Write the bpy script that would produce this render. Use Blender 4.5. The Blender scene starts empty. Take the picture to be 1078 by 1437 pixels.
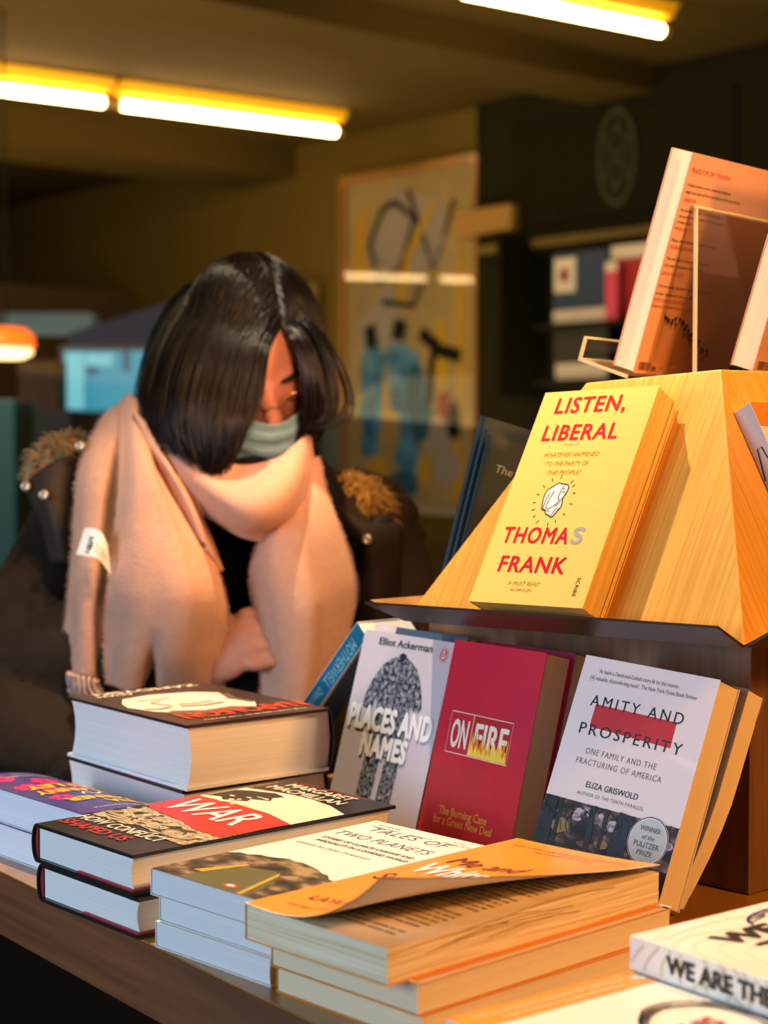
import bpy, bmesh, math, random
from math import sin, cos, pi, radians, sqrt, atan2
from mathutils import Vector, Matrix, noise
random.seed(7)
C = bpy.context.scene.collection
SC = bpy.context.scene
CZ = 1.33                                    # eye height above the floor
F = 2400.0; PITCH = math.atan((718.5-620)/F)

# ------------------------------------------------------------------ camera, world, lights
cam = bpy.data.cameras.new('camera'); co = bpy.data.objects.new('camera', cam); C.objects.link(co)
co.location = (0, 0, CZ); co.rotation_euler = (pi/2-PITCH, 0, 0)
cam.sensor_fit = 'HORIZONTAL'; cam.sensor_width = 36; cam.lens = F/1078*36
cam.clip_start = .05; cam.clip_end = 60
cam.dof.use_dof = True; cam.dof.focus_distance = 1.33; cam.dof.aperture_fstop = 8.0
SC.camera = co
SC.view_settings.view_transform = 'Standard'; SC.view_settings.look = 'None'
SC.view_settings.exposure = 0.12; SC.view_settings.gamma = 1; SC.view_settings.use_curve_mapping = False
W = bpy.data.worlds.new('world'); SC.world = W; W.use_nodes = True
W.node_tree.nodes['Background'].inputs[0].default_value = (.80, .58, .28, 1)
W.node_tree.nodes['Background'].inputs[1].default_value = .05

def aim(o, tgt):
    o.rotation_euler = (Vector(tgt)-o.location).to_track_quat('-Z', 'Y').to_euler()
def light(name, kind, loc, tgt, power, color, size=.1, spread=None, angle=None, blend=.5):
    l = bpy.data.lights.new(name, kind); l.energy = power; l.color = color
    if kind == 'AREA':
        l.size = size
        if spread: l.spread = radians(spread)
    else:
        l.shadow_soft_size = size
    if kind == 'SPOT': l.spot_size = radians(angle); l.spot_blend = blend
    o = bpy.data.objects.new(name, l); C.objects.link(o)
    o.location = (loc[0], loc[1], loc[2]+CZ); aim(o, (tgt[0], tgt[1], tgt[2]+CZ)); return o
light('spotlight_key', 'SPOT', (-.23, 1.89, 1.42), (.05, 1.40, -.2), 175, (1, .79, .52), .022, angle=66, blend=.8)
light('spotlight_orange', 'SPOT', (1.30, .35, .75), (-.10, 1.28, -.2), 112, (1, .45, .13), .10, angle=80, blend=.8)
light('spotlight_scarf', 'SPOT', (.62, .95, .95), (-.175, 1.93, -.27), 78, (1, .64, .34), .06, angle=36, blend=1)
light('spotlight_top', 'SPOT', (-.9, .85, 1.35), (.26, 1.52, .16), 45, (1, .70, .36), .03, angle=13, blend=.7)
light('face_bounce_fill', 'SPOT', (.12, .75, .32), (-.13, 2.04, .03), 85, (1, .50, .30), .05, angle=14, blend=.8)  # added fill standing in for warm light bounced up onto the face
light('daylight_window', 'AREA', (-2.3, .2, .25), (-.2, 1.5, -.2), 52, (.55, .74, 1.0), 1.3)
light('ceiling_fill', 'AREA', (-.8, 6.5, .2), (-.6, 6.5, 2), 75, (1, .72, .30), 4.0)  # unseen upward fill added to brighten the ceiling
light('wall_fill', 'AREA', (-1.5, 4.5, 1.35), (2.0, 6.5, .0), 75, (1, .76, .36), 1.6)  # unseen area fill added to brighten the right wall

# ------------------------------------------------------------------ maths helpers
def V(*a): return Vector(a)
FW = V(0, cos(PITCH), -sin(PITCH)); UP = V(0, sin(PITCH), cos(PITCH))
def ray(px, py): return FW + V(1, 0, 0)*((px-539)/F) - UP*((py-718.5)/F)
def at(px, py, d):                          # a point at distance d in front of the place the photo was taken from
    r = ray(px, py); return r*(d/r.y)
def axes(az, lean, tilt=0):
    az, lean, tilt = radians(az), radians(lean), radians(tilt)
    v = V(-sin(az), cos(az), 0); u = V(cos(az), sin(az), 0)
    w = -v*cos(tilt)+V(0, 0, sin(tilt))
    h = u*sin(lean)+V(0, 0, cos(lean)); h = (h-w*h.dot(w)).normalized()
    return w, h, w.cross(h)
def mtx(B, w, h, n):
    m = Matrix.Identity(4)
    for i, c in enumerate((w, h, n)):
        for r in range(3): m[r][i] = c[r]
    for r in range(3): m[r][3] = B[r]
    m[2][3] += CZ
    return m
AZ = 41
UD = V(cos(radians(AZ)), sin(radians(AZ)), 0); VD = V(-sin(radians(AZ)), cos(radians(AZ)), 0); ZD = V(0, 0, 1)
def uv(u, v, z): return UD*u+VD*v+ZD*z
def catmull(P, t):
    n = len(P)-1; s = min(max(t, 0), 1)*n; i = min(int(s), n-1); f = s-i
    p1, p2 = P[i], P[i+1]
    p0 = P[i-1] if i > 0 else p1*2-p2
    p3 = P[i+2] if i+2 <= n else p2*2-p1
    return .5*((2*p1)+(p2-p0)*f+(2*p0-5*p1+4*p2-p3)*f*f+(3*p1-p0-3*p2+p3)*f**3)

# ------------------------------------------------------------------ materials
def lin(c):
    c /= 255.
    return c/12.92 if c <= .04045 else ((c+.055)/1.055)**2.4
def rgb(h):
    h = h.lstrip('#'); return (lin(int(h[:2], 16)), lin(int(h[2:4], 16)), lin(int(h[4:], 16)), 1)
MATS = {}
def new_mat(name):
    m = bpy.data.materials.new(name); m.use_nodes = True
    nt = m.node_tree; return m, nt, nt.nodes['Principled BSDF']
def link(nt, a, b): nt.links.new(a, b)
def M(name, col=None, rough=.5, spec=.5, metal=0, var=None, vscale=(40, 40, 40), vamt=.5, bump=0, bscale=200, sheen=0, coat=0,
      emit=None, estr=0, alpha=1, trans=0, detail=3, ramp=None, distort=0):
    if name in MATS: return MATS[name]
    m, nt, b = new_mat(name); MATS[name] = m
    b.inputs['Base Color'].default_value = rgb(col); b.inputs['Roughness'].default_value = rough
    b.inputs['Specular IOR Level'].default_value = spec; b.inputs['Metallic'].default_value = metal
    b.inputs['Coat Weight'].default_value = coat
    if coat: b.inputs['Coat Roughness'].default_value = .12
    if sheen: b.inputs['Sheen Weight'].default_value = sheen; b.inputs['Sheen Roughness'].default_value = .4; b.inputs['Sheen Tint'].default_value = rgb(col)
    if emit: b.inputs['Emission Color'].default_value = rgb(emit); b.inputs['Emission Strength'].default_value = estr
    b.inputs['Alpha'].default_value = alpha; b.inputs['Transmission Weight'].default_value = trans
    N = nt.nodes
    if var or ramp or bump:
        tc = N.new('ShaderNodeTexCoord'); mp = N.new('ShaderNodeMapping'); link(nt, tc.outputs['Object'], mp.inputs[0])
        mp.inputs['Scale'].default_value = vscale
    if var or ramp:
        nz = N.new('ShaderNodeTexNoise'); nz.inputs['Scale'].default_value = 1; nz.inputs['Detail'].default_value = detail
        nz.inputs['Distortion'].default_value = distort
        link(nt, mp.outputs[0], nz.inputs['Vector'])
        cr = N.new('ShaderNodeValToRGB'); link(nt, nz.outputs['Fac'], cr.inputs[0])
        if ramp:
            cr.color_ramp.elements[0].position = ramp[0][0]; cr.color_ramp.elements[0].color = rgb(ramp[0][1])
            cr.color_ramp.elements[1].position = ramp[-1][0]; cr.color_ramp.elements[1].color = rgb(ramp[-1][1])
            for p, c in ramp[1:-1]:
                e = cr.color_ramp.elements.new(p); e.color = rgb(c)
        else:
            cr.color_ramp.elements[0].position = .5-vamt/2; cr.color_ramp.elements[1].position = .5+vamt/2
            cr.color_ramp.elements[0].color = rgb(col); cr.color_ramp.elements[1].color = rgb(var)
        link(nt, cr.outputs[0], b.inputs['Base Color'])
    if bump:
        n2 = N.new('ShaderNodeTexNoise'); n2.inputs['Scale'].default_value = bscale; n2.inputs['Detail'].default_value = 2
        link(nt, tc.outputs['Object'], n2.inputs['Vector'])
        bp = N.new('ShaderNodeBump'); bp.inputs['Strength'].default_value = bump; bp.inputs['Distance'].default_value = .002
        link(nt, n2.outputs['Fac'], bp.inputs['Height']); link(nt, bp.outputs[0], b.inputs['Normal'])
    return m
def PM(name, col, rough=.42, coat=0): return M(name, col, rough, .4, coat=coat)      # printed card
def wood(name, light_, dark, scale, rough=.45, coat=.15, across=None):
    if name in MATS: return MATS[name]
    m, nt, b = new_mat(name); MATS[name] = m; N = nt.nodes
    tc = N.new('ShaderNodeTexCoord'); mp = N.new('ShaderNodeMapping'); link(nt, tc.outputs['Object'], mp.inputs[0]); mp.inputs['Scale'].default_value = scale
    if across:                                 # grain runs up the board: vary only along 'across' and slowly in height
        dp = N.new('ShaderNodeVectorMath'); dp.operation = 'DOT_PRODUCT'; dp.inputs[1].default_value = across; link(nt, tc.outputs['Object'], dp.inputs[0])
        sx = N.new('ShaderNodeSeparateXYZ'); link(nt, tc.outputs['Object'], sx.inputs[0]); cx = N.new('ShaderNodeCombineXYZ')
        link(nt, dp.outputs['Value'], cx.inputs[0]); link(nt, sx.outputs[2], cx.inputs[2]); link(nt, cx.outputs[0], mp.inputs[0])
    nz = N.new('ShaderNodeTexNoise'); nz.inputs['Scale'].default_value = 1; nz.inputs['Detail'].default_value = 6; nz.inputs['Distortion'].default_value = .15
    link(nt, mp.outputs[0], nz.inputs['Vector'])
    cr = N.new('ShaderNodeValToRGB'); link(nt, nz.outputs['Fac'], cr.inputs[0])
    cr.color_ramp.elements[0].position = .3; cr.color_ramp.elements[1].position = .7
    cr.color_ramp.elements[0].color = rgb(dark); cr.color_ramp.elements[1].color = rgb(light_)
    link(nt, cr.outputs[0], b.inputs['Base Color']); b.inputs['Roughness'].default_value = rough; b.inputs['Coat Weight'].default_value = coat
    b.inputs['Coat Roughness'].default_value = .25
    bp = N.new('ShaderNodeBump'); bp.inputs['Strength'].default_value = .12; bp.inputs['Distance'].default_value = .001
    link(nt, nz.outputs['Fac'], bp.inputs['Height']); link(nt, bp.outputs[0], b.inputs['Normal'])
    return m
def pages(name, a='#ece2cf', b_='#dfd4bf', sc=900):
    sc *= 2.2
    return M(name, a, .8, .15, var=b_, vscale=(4, 4, sc), vamt=.8, detail=2)
PAGE = pages('page_edges'); PAGE_W = pages('page_edges_white', '#eae9e6', '#dddcd8', 800)
PAGE_P = pages('page_edges_pulp', '#e8d5b2', '#d8c49e', 700)
WHITE = PM('white_card', '#f2efe8'); BLACK = PM('black_ink', '#15120f'); RED = PM('red_ink', '#c8202a'); GREY = PM('grey_ink', '#6d655c')

# ------------------------------------------------------------------ mesh builder
class MB:
    def __init__(s): s.v = []; s.f = []; s.m = []; s.mats = []
    def mi(s, mat):
        if mat not in s.mats: s.mats.append(mat)
        return s.mats.index(mat)
    def add(s, vs, fs, mat):
        o = len(s.v); k = s.mi(mat); s.v += [tuple(v) for v in vs]
        for f in fs: s.f.append([i+o for i in f]); s.m.append(k)
    def box(s, lo, hi, mat, fn=None):
        x0, y0, z0 = lo; x1, y1, z1 = hi
        P = [(x0, y0, z0), (x1, y0, z0), (x1, y1, z0), (x0, y1, z0), (x0, y0, z1), (x1, y0, z1), (x1, y1, z1), (x0, y1, z1)]
        if fn: P = [fn(*p) for p in P]
        s.add(P, [(0, 3, 2, 1), (4, 5, 6, 7), (0, 1, 5, 4), (1, 2, 6, 5), (2, 3, 7, 6), (3, 0, 4, 7)], mat)
    def hexa(s, P, mat): s.add(P, [(0, 3, 2, 1), (4, 5, 6, 7), (0, 1, 5, 4), (1, 2, 6, 5), (2, 3, 7, 6), (3, 0, 4, 7)], mat)
    def prism(s, prof, y0, y1, mat, fn=None, seg=1):       # prof in (x,z), run along y
        n = len(prof); vs = []; fs = []
        for k in range(seg+1):
            y = y0+(y1-y0)*k/seg
            vs += [(x, y, z) if not fn else fn(x, y, z) for x, z in prof]
        for k in range(seg):
            for i in range(n):
                j = (i+1) % n; fs.append((k*n+i, k*n+j, (k+1)*n+j, (k+1)*n+i))
        fs.append(tuple(range(n-1, -1, -1))); fs.append(tuple(seg*n+i for i in range(n)))
        s.add(vs, fs, mat)
    def poly(s, pts, z, mat, fn=None):
        a = sum(p[0]*q[1]-q[0]*p[1] for p, q in zip(pts, pts[1:]+pts[:1]))
        if a < 0: pts = pts[::-1]
        P = [(x, y, z) if not fn else fn(x, y, z) for x, y in pts]
        s.add(P, [tuple(range(len(P)))], mat)
    def rect(s, x0, y0, x1, y1, z, mat, fn=None, n=1):
        if n == 1: return s.poly([(x0, y0), (x1, y0), (x1, y1), (x0, y1)], z, mat, fn)
        s.gridf(lambda a, b: (x0+(x1-x0)*a, y0+(y1-y0)*b, z), n, n, mat, fn)
    def gridf(s, g, na, nb, mat, fn=None):
        vs = [];
        for j in range(nb+1):
            for i in range(na+1):
                p = g(i/na, j/nb); vs.append(fn(*p) if fn else p)
        s.add(vs, [(j*(na+1)+i, j*(na+1)+i+1, (j+1)*(na+1)+i+1, (j+1)*(na+1)+i) for j in range(nb) for i in range(na)], mat)
    def stroke(s, pts, w, z, mat, fn=None, closed=False):
        n = len(pts); L = []; R = []
        for i, p in enumerate(pts):
            a = pts[i-1] if (i > 0 or closed) else p; b = pts[(i+1) % n] if (i < n-1 or closed) else p
            d = Vector((b[0]-a[0], b[1]-a[1])); d = d.normalized() if d.length > 0 else Vector((1, 0))
            q = Vector((-d.y, d.x))*w/2
            L.append((p[0]+q.x, p[1]+q.y)); R.append((p[0]-q.x, p[1]-q.y))
        f = fn or (lambda x, y, z: (x, y, z))
        vs = [f(x, y, z) for x, y in R]+[f(x, y, z) for x, y in L]
        m = n if closed else n-1
        s.add(vs, [(i, (i+1) % n, n+(i+1) % n, n+i) for i in range(m)], mat)
    def ell(s, cx, cy, rx, ry, z, mat, fn=None, n=40, w=None, rot=0):
        pts = []
        for i in range(n):
            a = 2*pi*i/n; x, y = rx*cos(a), ry*sin(a)
            pts.append((cx+x*cos(rot)-y*sin(rot), cy+x*sin(rot)+y*cos(rot)))
        if w: s.stroke(pts, w, z, mat, fn, True)
        else: s.poly(pts, z, mat, fn)
    def text(s, st, x, y, cap, mat, width=None, z=.0003, fn=None, bold=0, shear=0, align='L', space=1, rot=0):
        vs, fs = glyphs(st, bold, shear, space)
        if not vs: return
        x0 = min(v[0] for v in vs); x1 = max(v[0] for v in vs)
        ky = cap/.70; kx = (width/(x1-x0)) if width else ky
        wd = (x1-x0)*kx; ox = {'L': 0, 'C': -wd/2, 'R': -wd}[align]
        f = fn or (lambda a, b, c: (a, b, c)); cr, sr = cos(rot), sin(rot)
        P = []
        for v in vs:
            a, b = (v[0]-x0)*kx+ox, v[1]*ky
            P.append(f(x+a*cr-b*sr, y+a*sr+b*cr, z+v[2]))
        s.add(P, fs, mat)
    def tube(s, pts, r, mat, n=6, cap=True, taper=None):
        vs = []; fs = []; m = len(pts); pts = [Vector(p) for p in pts]
        T0 = (pts[1]-pts[0]).normalized(); nrm = T0.orthogonal().normalized()
        for k in range(m):
            T = (pts[min(k+1, m-1)]-pts[max(k-1, 0)])
            T = T.normalized() if T.length > 1e-9 else T0
            nrm = (nrm-T*nrm.dot(T)); nrm = nrm.normalized() if nrm.length > 1e-9 else T.orthogonal().normalized()
            bi = T.cross(nrm); rr = r*(taper(k/(m-1)) if taper else 1)
            for i in range(n):
                a = 2*pi*i/n; vs.append(pts[k]+(nrm*cos(a)+bi*sin(a))*rr)
        for k in range(m-1):
            for i in range(n): fs.append((k*n+i, k*n+(i+1) % n, (k+1)*n+(i+1) % n, (k+1)*n+i))
        if cap: fs += [tuple(range(n-1, -1, -1)), tuple((m-1)*n+i for i in range(n))]
        s.add(vs, fs, mat)
    def lathe(s, prof, mat, n=24, fn=None):                 # prof (r,z) around z
        vs = []; m = len(prof)
        for r, z in prof:
            for i in range(n):
                a = 2*pi*i/n; p = (r*cos(a), r*sin(a), z); vs.append(fn(*p) if fn else p)
        fs = [(k*n+i, k*n+(i+1) % n, (k+1)*n+(i+1) % n, (k+1)*n+i) for k in range(m-1) for i in range(n)]
        fs += [tuple(range(n-1, -1, -1)), tuple((m-1)*n+i for i in range(n))]
        s.add(vs, fs, mat)
    def build(s, name, parent=None, smooth=False, world=False):
        me = bpy.data.meshes.new(name)
        P = [(x, y, z+CZ) for x, y, z in s.v] if world else s.v
        me.from_pydata(P, [], s.f)
        for m in s.mats: me.materials.append(m)
        me.polygons.foreach_set('material_index', s.m)
        if smooth: me.polygons.foreach_set('use_smooth', [True]*len(s.f))
        me.update()
        o = bpy.data.objects.new(name, me); C.objects.link(o)
        if parent is not None: o.parent = parent
        return o
GC = {}
def glyphs(st, bold, shear, space):
    k = (st, bold, shear, space)
    if k in GC: return GC[k]
    cu = bpy.data.curves.new('t', 'FONT'); cu.body = st; cu.size = 1; cu.shear = shear; cu.space_character = space
    cu.resolution_u = 3; cu.fill_mode = 'FRONT'
    o = bpy.data.objects.new('t', cu); me = bpy.data.meshes.new_from_object(o)
    r = ([tuple(v.co) for v in me.vertices], [tuple(p.vertices) if p.normal.z >= 0 else tuple(p.vertices)[::-1] for p in me.polygons])
    bpy.data.objects.remove(o); bpy.data.curves.remove(cu); bpy.data.meshes.remove(me)
    if bold:                                  # thicken the strokes by overlapping shifted copies
        vs, fs = [], []
        for i in range(9):
            a = i*pi/4; dx, dy = (0, 0) if i == 8 else (bold*cos(a), bold*.8*sin(a)); o_ = len(vs)
            vs += [(x+dx, y+dy, i*1.3e-5) for x, y, z in r[0]]; fs += [tuple(j+o_ for j in f) for f in r[1]]
        r = (vs, fs)
    GC[k] = r; return r
def tag(o, label=None, cat=None, group=None, kind=None):
    if label: o['label'] = label
    if cat: o['category'] = cat
    if group: o['group'] = group
    if kind: o['kind'] = kind
    return o
def empty(name, m, label, cat, group=None):
    o = bpy.data.objects.new(name, None); C.objects.link(o); o.empty_display_size = .05
    o.matrix_world = m if isinstance(m, Matrix) else Matrix.Translation((m[0], m[1], m[2]+CZ))
    return tag(o, label, cat, group)
def bevel(o, w, seg=2, ang=30):
    b = o.modifiers.new('bevel', 'BEVEL'); b.width = w; b.segments = seg; b.limit_method = 'ANGLE'; b.angle_limit = radians(ang); return o

# ------------------------------------------------------------------ the room
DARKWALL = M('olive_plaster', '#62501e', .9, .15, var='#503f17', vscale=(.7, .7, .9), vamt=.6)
DARKCEIL = M('brown_ceiling', '#4c3c14', .9, .15, var='#3e3010', vscale=(.8, .8, .8), vamt=.7)
FLOORM = wood('floor_boards', '#4a3520', '#2c1f13', (2, 14, 2), .5, .1)
GREENP = M('dark_green_paint', '#1e1b0e', .8, .05, var='#17150a', vscale=(2, 2, 2))
GREEND = M('darker_green_paint', '#16150c', .8, .05)
MOULD = M('ochre_moulding', '#584618', .6, .3)
UW, VW, ZC = 5.4, 12.0, 1.5
def struct(o, kind='structure'): o['kind'] = kind; return o
b = MB(); b.hexa([uv(-2, -4, -1.40), uv(5.6, -4, -1.40), uv(5.6, 12.2, -1.40), uv(-2, 12.2, -1.40), uv(-2, -4, -CZ), uv(5.6, -4, -CZ), uv(5.6, 12.2, -CZ), uv(-2, 12.2, -CZ)], FLOORM); struct(b.build('floor', world=True))
def uvbox(b, u0, u1, v0, v1, z0, z1, m): b.hexa([uv(u0, v0, z0), uv(u1, v0, z0), uv(u1, v1, z0), uv(u0, v1, z0), uv(u0, v0, z1), uv(u1, v0, z1), uv(u1, v1, z1), uv(u0, v1, z1)], m)
b = MB(); uvbox(b, -2, 5.6, -4, 12.2, ZC, ZC+.1, DARKCEIL); struct(b.build('ceiling', world=True))
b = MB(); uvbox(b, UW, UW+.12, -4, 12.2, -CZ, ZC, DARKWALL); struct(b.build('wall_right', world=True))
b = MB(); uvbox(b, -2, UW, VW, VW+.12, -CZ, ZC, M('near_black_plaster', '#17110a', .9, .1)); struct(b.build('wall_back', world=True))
b = MB(); uvbox(b, -2, UW, 8.4, 8.52, -CZ, .86, M('dark_brown_plaster', '#4a3a24', .9, .2)); struct(b.build('wall_partition', world=True))
for i, (v0, v1, z) in enumerate(((4.5, 4.85, 1.40), (6.9, 7.4, 1.34))):
    b = MB(); uvbox(b, -2, UW, v0, v1, z, ZC, DARKCEIL); struct(b.build('trim_%d' % (i+1), world=True))
def wallp(px, py, off=0):
    r = ray(px, py); return r*((UW-off)/r.dot(UD))
def wallbox(b, px0, py0, px1, py1, d0, d1, m):            # rectangular block against the right wall
    a = wallp(px0, (py0+py1)/2, d0); c = wallp(px1, (py0+py1)/2, d0)
    zt = wallp((px0+px1)/2, py0, d0).z; zb = wallp((px0+px1)/2, py1, d0).z
    uvbox(b, UW-d1, UW-d0, c.dot(VD), a.dot(VD), zb, zt, m)
# dark panelled shopfront section on the right wall
b = MB(); wallbox(b, 682, 60, 1400, 900, 0, .06, GREENP); struct(b.build('trim_4', world=True))
b = MB(); wallbox(b, 720, 150, 1035, 300, .06, .075, M('dark_mesh_panel', '#14130b', .9, .03, var='#201e12', vscale=(60, 60, 60)))
cc = wallp(866, 220, .08)
def onwall(x, y, z): return cc-VD*x+ZD*y-UD*z
MED = M('medallion_paint', '#2c2818', .6, .3)
b.ell(0, 0, .095, .19, .004, MED, onwall, w=.018); b.ell(0, 0, .05, .13, .004, MED, onwall, w=.012)
for k in range(6): b.stroke([(0, 0), (.09*cos(k*pi/3+.5), .18*sin(k*pi/3+.5))], .01, .004, MED, onwall)
struct(b.build('trim_5', world=True))
b = MB(); wallbox(b, 690, 305, 1400, 318, .06, .16, MOULD); wallbox(b, 690, 322, 1400, 330, .06, .12, GREENP); struct(b.build('trim_6', world=True))
b = MB(); wallbox(b, 735, 345, 1400, 900, .06, .064, GREEND); struct(b.build('trim_7', world=True))
b = MB(); wallbox(b, 662, 294, 745, 330, 0, .12, M('ochre_ledge_wood', '#8a6630', .6, .3)); o = b.build('wall_shelf', world=True); bevel(o, .01)
tag(o, 'short ochre wall ledge sticking out beside the big framed picture', 'shelf')
b = MB(); wallbox(b, 400, 400, 448, 900, 0, .05, M('door_paint', '#54481f', .6, .3)); struct(b.build('door_1', world=True))
b = MB(); wallbox(b, 437, 398, 449, 900, .05, .08, M('door_trim_paint', '#6b5a26', .6, .3)); struct(b.build('trim_8', world=True))
b = MB(); wallbox(b, 430, 585, 640, 690, 0, .02, M('pale_blue_paint', '#5d6b66', .7, .3)); struct(b.build('baseboard_right', world=True))

# ceiling tube lamps
def tube_lamp(a, bb, label, tubes=1):
    a, bb = V(*a), V(*bb); d = (bb-a); L = d.length; d.normalize(); side = d.cross(ZD).normalized()
    o = empty('tube_lamp', (a.x, a.y, a.z), label, 'lamp', 'tube lamps under the ceiling')
    body = MB(); TR = M('yellow_reflector', '#ffc21a', .5, .3)
    prof = [(-.03, .042), (-.066, .088), (.066, .088), (.03, .042)]
    body.v = []; P = []
    for t in (0, L):
        for x, z in prof: P.append(d*t+side*x+ZD*z)
    n = len(prof); body.add(P, [(i, (i+1) % n, n+(i+1) % n, n+i) for i in range(n)]+[tuple(range(n))[::-1], tuple(range(n, 2*n))], TR)
    body.hexa([d*t+side*x+ZD*z for z in (.088, min(.14, ZC-a.z-.001)) for t, x in ((.05, -.02), (L-.05, -.02), (L-.05, .02), (.05, .02))], TR)
    body.build('reflector_tray', o)
    tb = MB(); tb.tube([d*.03, d*(L-.03)], .020, M('tube_glow', '#fff4e0', emit='#ffd693', estr=24), 12); tb.build('fluorescent_tube', o, True)
    cm = M('lamp_cap', '#caa66a', .4)
    for t in (0, L-.03):
        cp = MB(); cp.tube([d*t, d*(t+.03)], .018, cm, 10); cp.build('end_cap', o)
    return o
def lampend(px, py, z=1.40):
    r = ray(px, py); return r*(z/r.z)
A1, B1 = lampend(162, 146), lampend(478, 186)
tube_lamp(A1, B1, 'lit fluorescent tube lamp with yellow tray, right of the left-hand pair')
dd = (B1-A1)
tube_lamp(A1-dd*1.025, A1-dd*.025, 'lit fluorescent tube lamp with yellow tray, cut off by the left edge')
A2, B2 = lampend(640, -14), lampend(936, 45)
tube_lamp(A2, B2, 'lit fluorescent tube lamp with yellow tray at the top right')

# framed picture with glass, on the right wall
pc = [wallp(486, 258, .03), wallp(668, 215, .03), wallp(486, 705, .03)]
PW = (pc[0]-pc[1]).length; v0 = pc[1].dot(VD); v1 = pc[0].dot(VD); PW = v1-v0; ztop = pc[0].z; zbot = pc[2].z; PH = ztop-zbot
pm = mtx(uv(UW-.03, v1, zbot), -VD, ZD, -UD)
pic = empty('framed_picture', pm, 'tall framed abstract picture with blue and yellow strokes on the wall behind the woman', 'picture')
b = MB(); fm = wood('picture_frame_wood', '#9a6a2a', '#6e4718', (3, 3, 20), .4)
for x0, y0, x1, y1 in ((-.03, -.03, PW+.03, 0), (-.03, PH, PW+.03, PH+.03), (-.03, 0, 0, PH), (PW, 0, PW+.03, PH)): b.box((x0, y0, -.028), (x1, y1, .02), fm)
b.build('frame', pic)
b = MB(); b.rect(0, 0, PW, PH, 0, M('poster_paper', '#ab9468', .8, .1, var='#93805a', vscale=(3, 3, 3)))
rr = random.Random(3)
def blob(cx, cy, rx, ry, n=9):
    return [(cx+rx*cos(2*pi*i/n)*rr.uniform(.65, 1.1), cy+ry*sin(2*pi*i/n)*rr.uniform(.65, 1.1)) for i in range(n)]
PB = [M('poster_blue', '#5f8fb0', .8, .1, var='#2f5f86', vscale=(9, 9, 9), vamt=.3), M('poster_yellow', '#b8922c', .8, .1), M('poster_black', '#1c1a18', .8, .1), M('poster_grey', '#9a8f86', .8, .1), M('poster_red', '#8e3a30', .8, .1), M('poster_teal', '#2f5a70', .8, .1)]
def clampp(P): return [(min(max(x, .01), PW-.01), min(max(y, .01), PH-.01)) for x, y in P]
z = .0005
def bl(cx, cy, rx, ry, k, n=9):
    global z
    z += .0002; b.poly(clampp(blob(cx*PW, cy*PH, rx*PW, ry*PH, n)), z, PB[k])
def stk(pts, w, k):
    global z
    z += .0002; b.stroke(clampp([(x*PW, y*PH) for x, y in pts]), w*PW, z, PB[k])
for q in ((.5, .82, .38, .16, 3), (.3, .5, .2, .2, 3)): bl(*q)
for cx, cy, rx, ry in ((.23, .40, .14, .12), (.22, .27, .13, .08), (.45, .38, .17, .16), (.55, .30, .14, .14), (.5, .16, .12, .10), (.2, .18, .10, .06)): bl(cx, cy, rx, ry, 0)
for cx, cy, rx, ry, k in ((.55, .33, .08, .12, 5), (.45, .06, .18, .05, 5), (.62, .25, .1, .06, 5), (.78, .3, .05, .06, 4), (.25, .10, .12, .05, 1), (.62, .1, .06, .06, 1), (.12, .8, .06, .13, 1), (.75, .45, .07, .12, 1), (.88, .1, .05, .12, 1), (.9, .5, .04, .3, 1), (.33, .3, .03, .15, 1), (.8, .12, .1, .06, 3), (.75, .2, .12, .08, 3), (.85, .25, .06, .06, 2)): bl(cx, cy, rx, ry, k)
for pts, w, k in (([(.3, .9), (.2, .8), (.28, .68), (.45, .72), (.55, .86), (.4, .92), (.3, .9)], .035, 2), ([(.5, .95), (.7, .7), (.85, .9)], .03, 2), ([(.6, .52), (.75, .46), (.9, .44)], .07, 2), ([(.72, .5), (.68, .4), (.66, .3)], .05, 2),
    ([(.1, .6), (.3, .75), (.5, .65), (.8, .8)], .02, 3), ([(.45, .6), (.5, .75), (.7, .9)], .05, 1), ([(.1, .7), (.15, .9)], .05, 1), ([(.2, .55), (.22, .48)], .09, 2), ([(.45, .56), (.42, .5)], .1, 2), ([(.3, .62), (.55, .6), (.62, .68)], .03, 2)): stk(pts, w, k)
b.build('print', pic)
gm, nt, bs = new_mat('picture_glass')
for n_ in list(nt.nodes):
    if n_.type != 'OUTPUT_MATERIAL': nt.nodes.remove(n_)
mx = nt.nodes.new('ShaderNodeMixShader'); tr_ = nt.nodes.new('ShaderNodeBsdfTransparent'); gl = nt.nodes.new('ShaderNodeBsdfGlossy'); fr_ = nt.nodes.new('ShaderNodeFresnel')
gl.inputs['Roughness'].default_value = .02; fr_.inputs[0].default_value = 1.5
link(nt, fr_.outputs[0], mx.inputs[0]); link(nt, tr_.outputs[0], mx.inputs[1]); link(nt, gl.outputs[0], mx.inputs[2]); link(nt, mx.outputs[0], nt.nodes['Material Output'].inputs[0])
b = MB(); b.rect(0, 0, PW, PH, .014, gm); b.build('glass_pane', pic)
# the ceiling lamps this glass mirrors hang behind the viewer
def mirr(px, py, depth):
    r = ray(px, py); P = r*(depth/r.y); return P-UD*(2*(P.dot(UD)-(UW-.03+.014-.0)))
for p0, p1 in (((440, 386, 13.2), (612, 392, 13.0)), ((620, 392, 13.0), (790, 398, 12.8))):
    tube_lamp(mirr(*p0), mirr(*p1), 'lit fluorescent tube lamp beyond the half wall, mirrored in the picture glass')

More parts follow.
